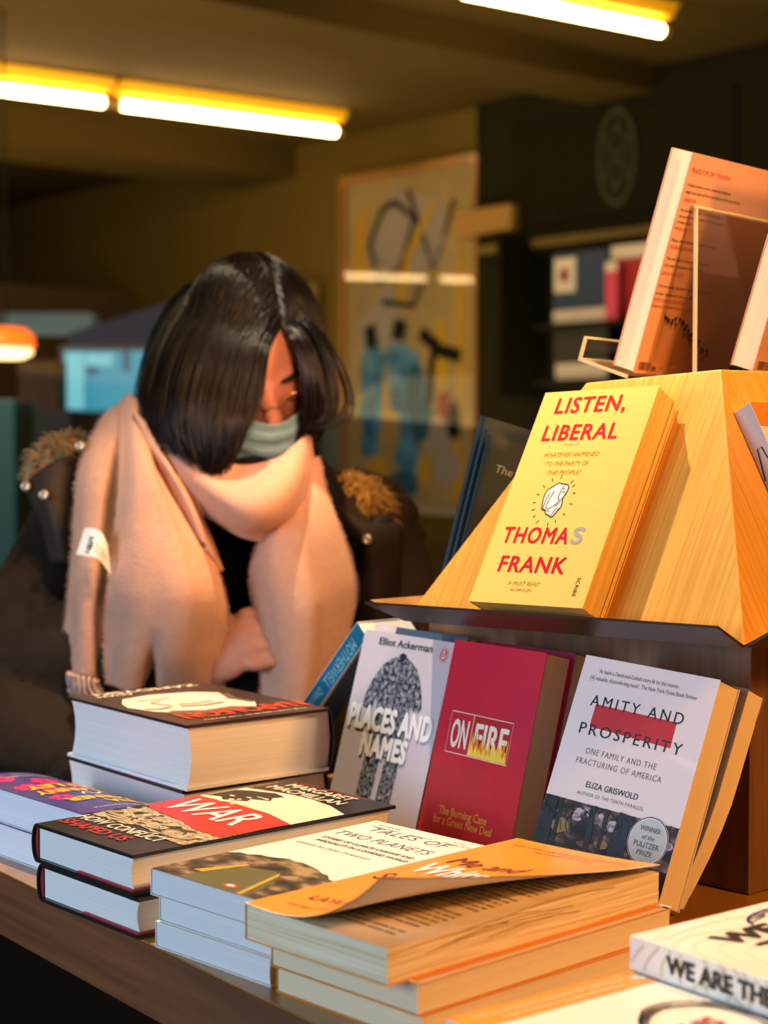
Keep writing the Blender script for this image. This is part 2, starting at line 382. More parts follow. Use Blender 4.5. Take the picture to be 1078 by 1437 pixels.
# leaflets on a rack at the right wall
def flat_card(px0, py0, px1, py1, off, name, label, cat, mats, group=None):
    a = wallp(px0, py0, off); c = wallp(px1, py1, off)
    vv1, vv0 = a.dot(VD), c.dot(VD); w = vv1-vv0; h = a.z-c.z
    o = empty(name, mtx(uv(UW-off, vv1, c.z), -VD, ZD, -UD), label, cat, group)
    b = MB(); b.box((0, 0, -.02), (w, h, 0), mats[0]); b.build('cover', o)
    b = MB()
    for x0, y0, x1, y1, m in mats[1:]: b.rect(x0*w, y0*h, x1*w, y1*h, .001, m)
    b.build('label_panel', o); return o
NAVY = PM('navy_card', '#0c2a4c'); PALE = PM('pale_card', '#b4aaa4'); DK = PM('dark_card', '#14130f'); PINK = PM('pink_card', '#b03058'); REDC = PM('dark_red_card', '#8a1a22')
flat_card(777, 357, 852, 451, .30, 'book_on_rack', 'navy blue book with a small white label, top of the far rack', 'book', [NAVY, (.02, .45, .42, .93, PALE), (.12, .6, .3, .78, REDC), (0, 0, 1, .2, PALE)], 'books on the far rack')
flat_card(777, 461, 852, 530, .30, 'book_on_rack', 'black book with a pale band, below the navy blue book', 'book', [DK, (.05, 0, 1, .3, PALE)], 'books on the far rack')
flat_card(858, 346, 930, 440, .29, 'book_on_rack', 'red book with a pale top band, half hidden by the display book', 'book', [REDC, (0, .82, 1, 1, PALE)], 'books on the far rack')
flat_card(850, 368, 866, 450, .335, 'book_on_rack', 'narrow pink book with a white tip between navy and red books', 'book', [PINK, (0, .84, 1, 1, PALE)], 'books on the far rack')
b = MB()
for py in (453, 532):
    zl = wallp(815, py, .30).z; a = wallp(765, py, .30); c = wallp(960, py, .30); uvbox(b, UW-.36, UW-.06, c.dot(VD), a.dot(VD), zl-.02, zl-.002, GREEND)
wallbox(b, 762, 340, 768, 560, .06, .34, GREEND)
o = b.build('book_rack', world=True); tag(o, 'dark wall rack with two ledges holding the far books', 'rack')

# far left: orange lamp, screen, counter shapes
def farp(px, py, d): return at(px, py, d)
b = MB(); p = farp(8, 484, 6.0)
o = empty('pendant_lamp', (p.x, p.y, p.z), 'glowing orange dome lamp at the left edge of the picture', 'lamp')
sh = MB(); prof = [(.04, .062), (.075, .055), (.098, .03), (.102, .0), (.098, -.012), (.096, -.012), (.1, 0), (.07, .05)]
sh.lathe(prof, M('orange_shade', '#e0571a', .5, emit='#ff6a12', estr=1.1), 28); sh.build('lamp_shade', o, True)
sh = MB(); sh.lathe([(.09, -.012), (.095, -.03), (.06, -.048), (.0, -.05)], M('lamp_diffuser', '#fff0d8', emit='#ffd9a8', estr=1.6), 24); sh.build('diffuser', o, True)
sh = MB(); sh.tube([(0, 0, .06), (0, 0, ZC-p.z)], .005, GREEND); sh.build('cord', o)
def screen(px0, py0, px1, py1, d, name, label, emitters, deep=.05):
    a = at(px0, py0, d); c = at(px1, py1, d); w = c.x-a.x; h = a.z-c.z
    o = empty(name, mtx(V(a.x, d, c.z), V(1, 0, 0), V(0, 0, 1), V(0, -1, 0)), label, 'screen')
    b = MB(); b.box((-.02, -.02, -deep), (w+.02, h+.02, -.002), DK); b.build('casing', o)
    b = MB()
    for i, (x0, y0, x1, y1, m) in enumerate(emitters): b.rect(x0*w, y0*h, x1*w, y1*h, .0005*i, m)
    b.build('display', o); return o
SC1 = M('screen_cyan', '#102028', emit='#3fa3bd', estr=.68); SC2 = M('screen_light', '#102028', emit='#7fd0d8', estr=.78); SC3 = M('screen_dark', '#081018', emit='#1f5f78', estr=.7)
so = screen(90, 492, 204, 577, 7.0, 'video_screen', 'bright cyan video screen glowing behind the woman at left', [(0, 0, 1, 1, SC1), (.02, .04, .24, .96, SC2), (.26, .75, .6, .95, SC2), (.27, .6, .42, .74, SC3), (.72, .65, .82, 1, SC3)])
b = MB(); sp = at(147, 577, 7.05); b.tube([(sp.x, sp.y, sp.z), (sp.x, sp.y, -CZ+.02)], .03, DK); b.lathe([(.2, 0), (.2, .02), (.03, .03)], DK, 20, lambda x, y, z: (x+sp.x, y+sp.y, z-CZ)); o = b.build('stand', so, world=True)
o.matrix_parent_inverse = so.matrix_world.inverted()
def farbox(px0, py0, px1, py1, d0, d1, m, name, label, cat):
    a = at(px0, py0, d0); c = at(px1, py1, d0); b = MB(); b.box((a.x, d0, c.z), (c.x, d1, a.z), m)
    o = b.build(name, world=True); bevel(o, .01); return tag(o, label, cat)
NB = M('navy_board', '#151d46', .6, .3); TE = M('teal_panel', '#1c4a58', .5, .3)
def tofloor(px0, py0, px1, d0, d1, m, name, label, cat):
    a = at(px0, py0, d0); c = at(px1, py0, d0); b = MB(); b.box((a.x, d0, -CZ), (c.x, d1, a.z), m)
    o = b.build(name, world=True); bevel(o, .01); return tag(o, label, cat)
a = at(95, 455, 7.6); c = at(260, 480, 7.6)
b = MB(); b.hexa([V(a.x, 7.6, c.z-.1), V(c.x, 7.6, c.z-.1), V(c.x, 7.7, c.z-.1), V(a.x, 7.7, c.z-.1), V(a.x, 7.6, a.z-.04), V(c.x, 7.6, a.z+.12), V(c.x, 7.7, a.z+.12), V(a.x, 7.7, a.z-.04)], NB)
b.hexa([V(c.x-.05, 7.62, -CZ), V(c.x, 7.62, -CZ), V(c.x, 7.68, -CZ), V(c.x-.05, 7.68, -CZ), V(c.x-.05, 7.62, a.z-.1), V(c.x, 7.62, a.z-.1), V(c.x, 7.68, a.z-.1), V(c.x-.05, 7.68, a.z-.1)], NB)
o = b.build('sign_board', world=True); tag(o, 'dark navy slanted board above the cyan screen', 'board')
tofloor(-30, 560, 22, 5.6, 5.9, TE, 'counter_end', 'teal counter end at the far left edge', 'counter')
tofloor(24, 505, 84, 6.6, 6.75, M('brown_cabinet', '#3b2618', .6, .3), 'cabinet', 'dark brown cabinet between the orange lamp and the cyan screen', 'cabinet')
farbox(0, 438, 130, 468, 8.3, 8.5, M('soffit_cyan_glow', '#486488', .7, .3), 'soffit', 'soffit high on the far wall with a painted bluish glow, above the orange lamp', 'soffit')  # pale blue colour stands in for the cyan light reflected here
tofloor(40, 575, 100, 6.2, 6.4, M('blue_grey_cloth', '#2c3346', .8, .2), 'fabric_stand', 'blue grey draped stand under the cyan screen', 'stand')
# low pale rail under the picture and a pale chair
rm = M('pale_rail', '#7d6f60', .5, .3); q = wallp(605, 714, .54)
o = empty('rail', (q.x, q.y, -CZ), 'pale horizontal rail in front of the wall under the framed picture', 'rail')
b = MB(); wallbox(b, 520, 706, 690, 722, .5, .58, rm); b = b.build('rail_bar', o, world=True); b.matrix_parent_inverse = Matrix.Translation((-q.x, -q.y, 0))
for px in (530, 680):
    a = wallp(px, 714, .54); b = MB(); b.box((a.x-.02, a.y-.02, -CZ), (a.x+.02, a.y+.02, a.z), rm); b = b.build('post', o, world=True); b.matrix_parent_inverse = Matrix.Translation((-q.x, -q.y, 0))
p = wallp(598, 850, 1.1)
o = empty('stool', (p.x, p.y, -CZ), 'blurred pale blue stool between the woman and the dark books', 'stool')
pbm = M('pale_blue_plastic', '#6f8796', .5, .3)
b = MB(); b.lathe([(.16, 0), (.17, .02), (.16, .05), (0, .06)], pbm, 24, lambda x, y, z: (x, y, z+.75)); b.build('seat', o, True)
for k in range(4):
    b = MB(); b.tube([(.13*cos(k*pi/2+.5), .13*sin(k*pi/2+.5), .755), (.2*cos(k*pi/2+.5), .2*sin(k*pi/2+.5), 0)], .014, pbm, 8); b.build('leg', o, True)

# ------------------------------------------------------------------ the table
TZ = -.36
TW = wood('table_oak', '#8a5a2e', '#6a4220', (26, 3, 26), .4, .25)
TE2 = wood('table_edge_oak', '#7a4824', '#5c3316', (5, 5, 90), .5, .1)
tab = empty('display_table', (0, 1.4, -CZ), 'long oak display table carrying the stacks of books', 'table')
def tb(o): o.parent = tab; o.matrix_parent_inverse = Matrix.Translation((0, 1.4, 0)).inverted(); return o
ea, eb = at(0, 1222, 1)*(TZ/at(0, 1222, 1).z), at(378, 1405, 1)*(TZ/at(378, 1405, 1).z)
ed = (ea-eb).normalized(); en = V(ed.y, -ed.x, 0)
if en.dot(UD) < 0: en = -en
E0 = eb-ed*.75; E1 = ea+ed*.22
DEP = 1.05
def slab(z0, z1, inset, m, name, sh=None):
    b = MB(); q = [E0+en*inset, E0+en*(DEP-inset), E1+en*(DEP-inset), E1+en*inset]
    b.hexa([V(p.x, p.y, z0) for p in q]+[V(p.x, p.y, z1) for p in q], m); return tb(b.build(name, world=True))
bevel(slab(TZ-.0015, TZ, 0, wood('table_top_veneer', '#b07a36', '#8c5c26', (26, 3, 26), .35, .3), 'top_veneer'), .0005)
slab(TZ-.038, TZ-.0015, 0, TE2, 'tabletop')
slab(TZ-.055, TZ-.039, .0015, TE2, 'edge_band')
slab(-CZ, TZ-.055, .05, M('table_base_black', '#180e08', .9, .03), 'base')

# ------------------------------------------------------------------ pyramid display stand
WOODY = wood('honey_wood', '#e8ae4c', '#d2902e', (300, 1, 7), .45, .12, tuple(VD)); WOODR = wood('honey_wood_side', '#e8ae4c', '#d2902e', (300, 1, 7), .45, .12, tuple(UD))
WOODD = wood('dark_walnut', '#835a34', '#5e3e20', (70, 70, 5), .5, .1)
w_, h_, n_ = axes(40.9, 28.8, 1.5); PB0 = V(.0706, 1.4231, -.1328)-n_*.0335
def pf(x, y, z=0): return PB0+w_*x+h_*y+n_*z
tip, bl_, tr2, tl_ = pf(.2626, -.007), pf(-.109, -.007), pf(.1543, .233), pf(.008, .229)
zt = (tr2.z+tl_.z)/2
def backpt(p, du): return p+UD*du
tipb, blb = tip+UD*.36, bl_+UD*.36; trb, tlb = tr2+UD*.145, tl_+UD*.145
stand = empty('display_stand', (tip.x, tip.y, TZ), 'honey coloured wooden pyramid display stand on a dark box base', 'display stand')
MI = Matrix.Translation((tip.x, tip.y, TZ+CZ)).inverted()
def st(o): o.parent = stand; o.matrix_parent_inverse = MI; return o
b = MB(); P8 = [bl_, tip, tipb, blb, tl_, tr2, trb, tlb]; b.add(P8, [(0, 3, 2, 1), (4, 5, 6, 7), (0, 1, 5, 4), (2, 3, 7, 6)], WOODY); b.f += [[1, 2, 6, 5], [3, 0, 4, 7]]; b.m += [b.mi(WOODR)]*2; st(bevel(b.build('pyramid', world=True), .0012, 2))
# ledge: four slanted dark lips round the foot of the pyramid, mitred
LIP = M('dark_lip', '#31231a', .38, .4, var='#241910', vscale=(8, 8, 90)); LIPI = wood('lip_inner', '#a5733c', '#8a5c2c', (40, 40, 6), .5)
def lip(a, c, nrm, ea_, ec_, out=.034):
    d = (c-a).normalized(); b = MB(); th = nrm.cross(d); th = th*(.0022 if th.z < 0 else -.0022)
    a0, c0 = a, c; a1, c1 = a+nrm*out-d*ea_, c+nrm*out+d*ec_
    vs = [a0, c0, c1, a1, a0+th, c0+th, c1+th, a1+th]
    b.add(vs, [(0, 3, 2, 1)], LIPI); b.add(vs, [(4, 5, 6, 7), (0, 1, 5, 4), (1, 2, 6, 5), (2, 3, 7, 6), (3, 0, 4, 7)], LIP)
    return st(b.build('lip', world=True))
def fnorm(a, c, top):
    n = (c-a).cross(top-a).normalized(); return n
lip(bl_, tip, fnorm(bl_, tip, tl_), .020, 0); lip(tip, tipb, fnorm(tip, tipb, tr2), 0, .015); lip(blb, bl_, fnorm(blb, bl_, tlb), .015, .016); lip(tipb, blb, fnorm(tipb, blb, trb), .015, .015)
q = [bl_, tip, tipb, blb]
b = MB(); zb = min(p.z for p in q)-.0005; uvbox(b, 1.100, 1.100+.26, .824, 1.20, TZ+.0005, zb, WOODD); st(bevel(b.build('base_box', world=True), .001))

# ------------------------------------------------------------------ book builders
def paperback(name, label, m, W, H, T, cover, spinem=None, back=None, page=PAGE, spine='L', art=None, spine_art=None, back_art=None, group=None, warp=None, curve=True):
    o = empty(name, m, label, 'book', group); t = .0006; c = MB()
    spinem = spinem or cover; back = back or cover
    if warp: c.prism([(W*k/16, -t) for k in range(17)]+[(W*k/16, 0) for k in range(16, -1, -1)], 0, H, cover, warp, 8)
    else: c.box((0, 0, -t), (W, H, 0), cover)
    c.box((0, 0, -T), (W, H, -T+t), back, warp)
    x0, x1 = (0, t) if spine == 'L' else (W-t, W)
    c.box((x0, 0, -T+t), (x1, H, -t), spinem, warp)
    if art: art(c, W, H, T)
    if spine_art: spine_art(c, W, H, T)
    if back_art: back_art(c, W, H, T)
    c.build('cover', o)
    p = MB(); xa, xb = (t, W-.0012) if spine == 'L' else (.0012, W-t)
    n = 12; g = .0005
    for_ = lambda k: .0006*sin(pi*k/n)
    prof = []
    for k in range(n+1):
        zz = -T+t+g+(T-2*t-2*g)*k/n; prof.append(((xb-for_(k)) if spine == 'L' else (xa+for_(k)), zz))
    far = xa if spine == 'L' else xb
    if warp: prof = prof+[(xb+(xa-xb)*k/12, -t-g) if spine == 'L' else (xa+(xb-xa)*k/12, -t-g) for k in range(1, 12)]
    prof = prof+[(far, -t-g), (far, -T+t+g)]
    if spine == 'R': prof = prof[::-1]
    p.prism(prof, .0008, H-.0008, page, warp, 8 if warp else 1); p.build('page_block', o)
    return o
def hardcover(name, label, m, W, H, T, jacket, spinem=None, edge=None, page=PAGE_W, spine='L', art=None, group=None, flap=None, band=None):
    o = empty(name, m, label, 'book', group); t = .0028; ov = .0035; spinem = spinem or jacket; edge = edge or jacket
    sg = 1 if spine == 'L' else -1
    X = (lambda x: x) if spine == 'L' else (lambda x: W-x)
    c = MB()
    def bx(x0, x1, z0, z1, m_, y0=0, y1=H):
        a, b2 = sorted((X(x0), X(x1))); c.box((a, y0, z0), (b2, y1, z1), m_)
    bx(.004, W, -t, 0, jacket); bx(.004, W, -T, -T+t, edge)
    n = 12; pr = []
    for k in range(n+1):
        a = pi/2+pi*k/n; pr.append((X(.005+.0075*cos(a)), -T/2+T/2*sin(a)))
    for k in range(n, -1, -1):
        a = pi/2+pi*k/n; pr.append((X(.005+.0055*cos(a)), -T/2+(T/2-.0015)*sin(a)))
    if spine == 'R': pr = pr[::-1]
    c.prism(pr, 0, H, spinem)
    if art: art(c, W, H, T)
    c.build('cover', o)
    p = MB(); fo = []
    for k in range(n+1):
        zz = -T+t+(T-2*t)*k/n; fo.append((X(W-ov-.0035*sin(pi*k/n)), zz))
    prof = fo+[(X(.003), -t-.0002), (X(.0005), -T/2), (X(.003), -T+t+.0002)]
    if spine == 'R': prof = prof[::-1]
    p.prism(prof, ov, H-ov, page); p.build('page_block', o)
    if flap:
        f = MB(); a, b2 = sorted((X(W*.45), X(W-.001))); f.box((a, .0006, -T+t), (b2, H-.0006, -T+t+.0014), flap); f.build('jacket_flap', o)
    if band:
        f = MB(); pr = [(X(.001+.0015*cos(pi/2+pi*k/8)), -T/2+(T/2-t)*sin(pi/2+pi*k/8)) for k in range(9)]+[(X(.0045), -T+t), (X(.0045), -t)]
        if spine == 'R': pr = pr[::-1]
        f.prism(pr, ov-.0012, ov-.0002, band); f.build('headband', o)
    return o
def vdir(az): return V(-sin(radians(az)), cos(radians(az)), 0), V(cos(radians(az)), sin(radians(az)), 0)
def flat_v(N, az, W_, z):                     # text runs towards the viewer's right (-v), spine on the far left
    v, u = vdir(az); B = V(N[0], N[1], z)+v*W_; return mtx(B, -v, u, ZD)
def flat_u(N, az, W_, H_, z):                 # upside down for the viewer: text runs along -u, spine on the far right
    v, u = vdir(az); B = V(N[0], N[1], z)+u*W_+v*H_; return mtx(B, -u, -v, ZD)
def lean(B, az, le, ti, dw=0, dh=0, dn=0):
    w, h, n = axes(az, le, ti); return mtx(V(*B)+w*dw+h*dh+n*dn, w, h, n)
Z1, Z2, Z3, Z4, Z5 = .0002, .0004, .0006, .0008, .001
def jag(x0, x1, y, amp, n, rr): return [(x0+(x1-x0)*i/n, y+rr.uniform(-amp, amp)) for i in range(n+1)]

# ------------------------------------------------------------------ standing books
def bars(c, x, y, wd, cap, m, z=Z2, seed=0, fn=None):          # a line of very small print
    r2 = random.Random(seed); e = x
    while e < x+wd-cap*.5:
        l = min(r2.uniform(1.2, 4.2)*cap, x+wd-e); c.rect(e, y, e+l, y+cap*.72, z, m, fn); e += l+cap*.45
class sc_mb:                                   # prints scaled artwork, shifted up the cover
    def __init__(s, c, k, dy): s.c, s.k, s.dy = c, k, dy
    def T(s, fn): return lambda x, y, z: (x*s.k, y*s.k+s.dy, z)
    def __getattr__(s, n):
        def call(*a, **kw):
            kw['fn'] = s.T(None); return getattr(s.c, n)(*a, **kw)
        return call
# --- LISTEN, LIBERAL
YEL = M('yellow_cover', '#f2c766', .42, .3); YELS = PM('yellow_spine', '#d9a83a'); GOLD = PM('ochre_ink', '#b98a24'); RINK = PM('scarlet_ink', '#d01f28')
HANDW = PM('hand_white', '#f6efe2'); HINK = PM('brown_ink', '#4a3216'); SILV = M('silver_foil', '#e8ded0', .25, .6, metal=.5)
def art_liberal(c, W_, H_, T_):
    c.text('LISTEN,', .0195, .1785, .0150, RINK, .0795, Z1, bold=.026, space=1.12)
    c.text('LIBERAL', .0160, .1520, .0148, RINK, .0850, Z1, bold=.026, space=1.12)
    c.text('or', .0505, .1465, .0028, GOLD, .005, Z1, shear=.3); c.rect(.0445, .1475, .0490, .1479, Z1, GOLD); c.rect(.0570, .1475, .0615, .1479, Z1, GOLD)
    c.text('WHATEVER HAPPENED', .0262, .1358, .0042, GOLD, .0620, Z1, shear=.25)
    c.text('TO THE PARTY OF', .0318, .1273, .0042, GOLD, .0486, Z1, shear=.25)
    c.text('THE PEOPLE?', .0374, .1189, .0042, GOLD, .0380, Z1, shear=.25)
    c.text('THOMA', .0125, .0552, .0145, RINK, .0750, Z1, bold=.026, space=1.15)
    c.text('S', .0905, .0558, .0145, SILV, .0125, Z1, bold=.026)
    c.text('FRANK', .0205, .0287, .0143, RINK, .0750, Z1, bold=.026, space=1.12)
    c.text('\u2018A MUST READ\u2019', .0377, .0166, .0036, GOLD, .0375, Z1, shear=.25)
    c.text('NAOMI KLEIN', .0432, .0113, .0026, GOLD, .0240, Z1)
    c.text('SCRIBE', .1125, .0260, .0036, HINK, .0165, Z1, rot=-pi/2)
    P = [(.0455, .0868), (.0440, .0950), (.0437, .1010), (.0455, .1048), (.0500, .1075), (.0553, .1112), (.0590, .1100), (.0635, .1098), (.0662, .1090), (.0678, .1068), (.0676, .1030), (.0662, .0990), (.0652, .0966), (.0664, .0930), (.0670, .0890), (.0640, .0845), (.0615, .0800), (.0598, .0790), (.0568, .0806), (.0522, .0822), (.0512, .0840), (.0510, .0856), (.0480, .0858)]
    c.poly(P, Z1, HANDW); c.stroke(P, .0010, Z2, HINK, closed=True)
    for q in ([(.0492, .1020), (.0474, .0955), (.0468, .0890), (.0478, .0862)], [(.0532, .1035), (.0510, .0960), (.0498, .0895), (.0506, .0872), (.0540, .0866), (.0580, .0890), (.0620, .0938)], [(.0470, .0872), (.0485, .0858), (.0500, .0862)],
              [(.0606, .0966), (.0600, .0990), (.0606, .1040), (.0622, .1075), (.0640, .1086)], [(.0600, .0985), (.0612, .0955), (.0636, .0945), (.0655, .0966)], [(.0620, .1015), (.0640, .1028), (.0656, .1020)], [(.0625, .1045), (.0640, .1052), (.0652, .1048)],
              [(.0640, .0940), (.0620, .0905), (.0600, .0890)], [(.0522, .0845), (.0545, .0852), (.0552, .0835)], [(.0590, .0800), (.0612, .0850), (.0640, .0880)]): c.stroke(q, .0007, Z3, HINK)
    cx, cy = .0560, .0945
    for a in (92, 118, 143, 165, 185, 203, 222, 243, 278, 300, 325, 352, 18, 38, 52):
        a = radians(a); r0, r1 = .0195, .0228; c.stroke([(cx+r0*cos(a), cy+r0*sin(a)*1.05), (cx+r1*cos(a), cy+r1*sin(a)*1.05)], .0008, Z1, HINK)
B = (.0706, 1.4231, -.1328)
paperback('paperback_book', 'yellow paperback with red LISTEN, LIBERAL lettering, front one on the wooden pyramid', lean(B, 40.9, 28.8, 1.5), .1277, .2002, .0235, YEL, page=M('page_edges_yellow', '#d9b463', .8, .15, var='#c59d4c', vscale=(4, 4, 900), vamt=.35), art=art_liberal, group='yellow paperbacks on the pyramid')
paperback('paperback_book', 'second yellow paperback, mostly hidden behind the LISTEN, LIBERAL cover', lean(B, 40.9, 28.8, 1.5, -.004, -.003, -.0240), .1277, .2002, .0090, YEL, page=MATS['page_edges_yellow'], group='yellow paperbacks on the pyramid')

# --- PLACES AND NAMES
LAV = PM('lavender_cover', '#cdc2c8', .35); CAMO = M('camouflage', '#40434a', .6, .3, vscale=(230, 230, 230), ramp=[(.40, '#23252c'), (.46, '#4b4e57'), (.50, '#8f8f98'), (.55, '#33363d'), (.60, '#a5a3aa')], detail=4)
NINK = PM('navy_ink', '#1c2230'); PENG = PM('penguin_orange', '#d8452a'); WINK = PM('white_ink', '#f4f0ec')
def penguin(c, x, y, rx, ry, z=Z1):
    c.ell(x, y, rx, ry, z, PENG); c.ell(x, y, rx*.82, ry*.86, z+.0001, WINK, w=rx*.1)
    c.ell(x, y-ry*.08, rx*.36, ry*.5, z+.0002, WINK, n=20); c.ell(x, y+ry*.42, rx*.2, ry*.2, z+.0002, WINK, n=16); c.ell(x-rx*.02, y-ry*.05, rx*.14, ry*.36, z+.0003, PM('black_ink', ''), n=16)
def art_places(c, W_, H_, T_):
    c.text('Elliot Ackerman', .0240, .1778, .0066, NINK, .0750, Z1, bold=.02)
    penguin(c, .1150, .1772, .0060, .0070)
    J = [(.0560, .1700), (.0600, .1716), (.0650, .1708), (.0680, .1690), (.0760, .1655), (.0850, .1600), (.0920, .1500), (.0975, .1380), (.1010, .1270), (.0985, .1215), (.0900, .1225), (.0880, .1265), (.0860, .1180), (.0560, .1150), (.0400, .1180), (.0385, .1260), (.0370, .1300), (.0355, .1260), (.0340, .1185), (.0270, .1170), (.0205, .1180), (.0195, .1260), (.0230, .1370), (.0280, .1480), (.0360, .1590), (.0470, .1665)]
    c.poly(J, Z1, CAMO)
    for q in ([(.0625, .1690), (.0628, .1500), (.0632, .1300), (.0635, .1160)], [(.0385, .1480), (.0392, .1380), (.0385, .1260)], [(.0870, .1480), (.0868, .1380), (.0880, .1270)], [(.0575, .1700), (.0600, .1640), (.0630, .1620), (.0660, .1645), (.0690, .1690)], [(.0420, .1465), (.0590, .1455)], [(.0680, .1452), (.0850, .1460)]): c.stroke(q, .0011, Z2, NINK)
    c.poly([(.0570, .1712), (.0620, .1732), (.0670, .1708), (.0640, .1660), (.0600, .1660)], Z2, NINK)
    for x0, x1, y0, y1 in ((.0375, .0595, .0100, .0760), (.0660, .0870, .0100, .0770)):
        c.poly([(x0+.001, y1), (x1, y1), (x1-.002, y0), (x0-.001, y0)], Z1, CAMO)
    c.poly([(.0395, .118), (.086, .116), (.087, .076), (.0375, .075)], Z1, CAMO)
    c.text('PLACES AND', .0045, .0990, .0208, WINK, .1175, Z4, bold=.06, space=1.06)
    c.text('NAMES', .0295, .0752, .0192, WINK, .0655, Z4, bold=.06, space=1.06)
paperback('paperback_book', 'lavender paperback reading PLACES AND NAMES with a camouflage uniform on its cover', lean((-.0594, 1.6163, -.3672), 39.8, 15.7, -.7, 0, .0140), .1290, .1793, .0105, LAV, art=lambda c, W_, H_, T_: art_places(sc_mb(c, 1.02, -.0140), W_, H_, T_), group='paperbacks leaning on the dark box')
BLUEC = PM('slate_blue_cover', '#3d566c')
paperback('paperback_book', 'slate blue topped paperback peeking out behind the PLACES AND NAMES cover', lean((-.0594, 1.6163, -.3672), 39.8, 15.7, -.7, .002, .0165, -.0109), .1305, .1843, .0120, LAV, art=lambda c, W_, H_, T_: c.rect(.030, .1, W_, H_, Z1, BLUEC), group='paperbacks leaning on the dark box')

# --- ON FIRE
REDC2 = M('red_cover', '#c81e2e', .38, .4, coat=.2, ramp=[(.35, '#d8222c'), (.7, '#b81c46')], vscale=(9, 6, 9)); MAG = PM('magenta_cover', '#8c1440')
FLM = M('flame_print', '#f6b21c', .5, .3, vscale=(120, 60, 60), ramp=[(.35, '#e8681c'), (.5, '#f6a91c'), (.65, '#ffe05a')]); YTX = PM('amber_ink', '#f0a838'); CRM = PM('cream_ink', '#f6e6cc')
def art_fire(c, W_, H_, T_):
    x0, x1, y0, y1, xm = .0161, .0978, .0860, .1226, .0465
    for q in ([(x0, y0), (x1, y0-.001), (x1, y1-.001), (x0, y1)],): c.stroke(q, .0007, Z2, CRM, closed=True)
    c.stroke([(xm, y0), (xm, y1)], .0007, Z2, CRM)
    c.text('ON', .0198, .0915, .0245, CRM, .0225, Z2, bold=.03)
    c.rect(xm, y0, x1, y1-.001, Z1, PM('deep_red_print', '#b8182c'))
    c.text('FIRE', .0510, .0920, .0235, CRM, .0435, Z2, bold=.03)
    rr = random.Random(5)
    pts = [(xm+.0005, y0+.0003)]; xs = xm+.0005
    n = 13
    for i in range(n):
        a = xm+.0005+(x1-xm-.001)*(i+.5)/n; pts.append((a-.0012, y0+rr.uniform(.004, .010))); pts.append((a+rr.uniform(-.001, .001), y0+rr.uniform(.013, .024)))
    pts.append((x1-.0006, y0+.008)); pts.append((x1-.0006, y0-.0006))
    c.poly(pts, Z4, FLM)
    pts = [(xm+.0005, y0+.0003)]
    for i in range(9):
        a = xm+.001+(x1-xm-.002)*(i+.5)/9; pts += [(a-.0018, y0+.003), (a, y0+rr.uniform(.006, .012))]
    pts.append((x1-.0008, y0)); c.poly(pts, Z5, PM('flame_yellow', '#ffd84a'))
    c.text('The Burning Case', .0230, .0315, .0072, YTX, .0640, Z1, bold=.02)
    c.text('for a Green New Deal', .0178, .0230, .0072, YTX, .0780, Z1, bold=.02)
B = (.02717, 1.4789, -.3496)
paperback('paperback_book', 'red paperback with ON FIRE in flames on its cover', lean(B, 37.9, 14.3, -.3, 0, -.0010), .1180, .1817, .0290, REDC2, page=PAGE_P, art=lambda c, W_, H_, T_: art_fire(sc_mb(c, .972, .0010), W_, H_, T_), group='paperbacks leaning on the dark box')
paperback('paperback_book', 'magenta topped paperback peeking out behind the ON FIRE cover', lean(B, 37.9, 14.3, -.3, .003, .0040, -.0296), .1180, .1817, .0140, MAG, page=PAGE_P, group='paperbacks leaning on the dark box')

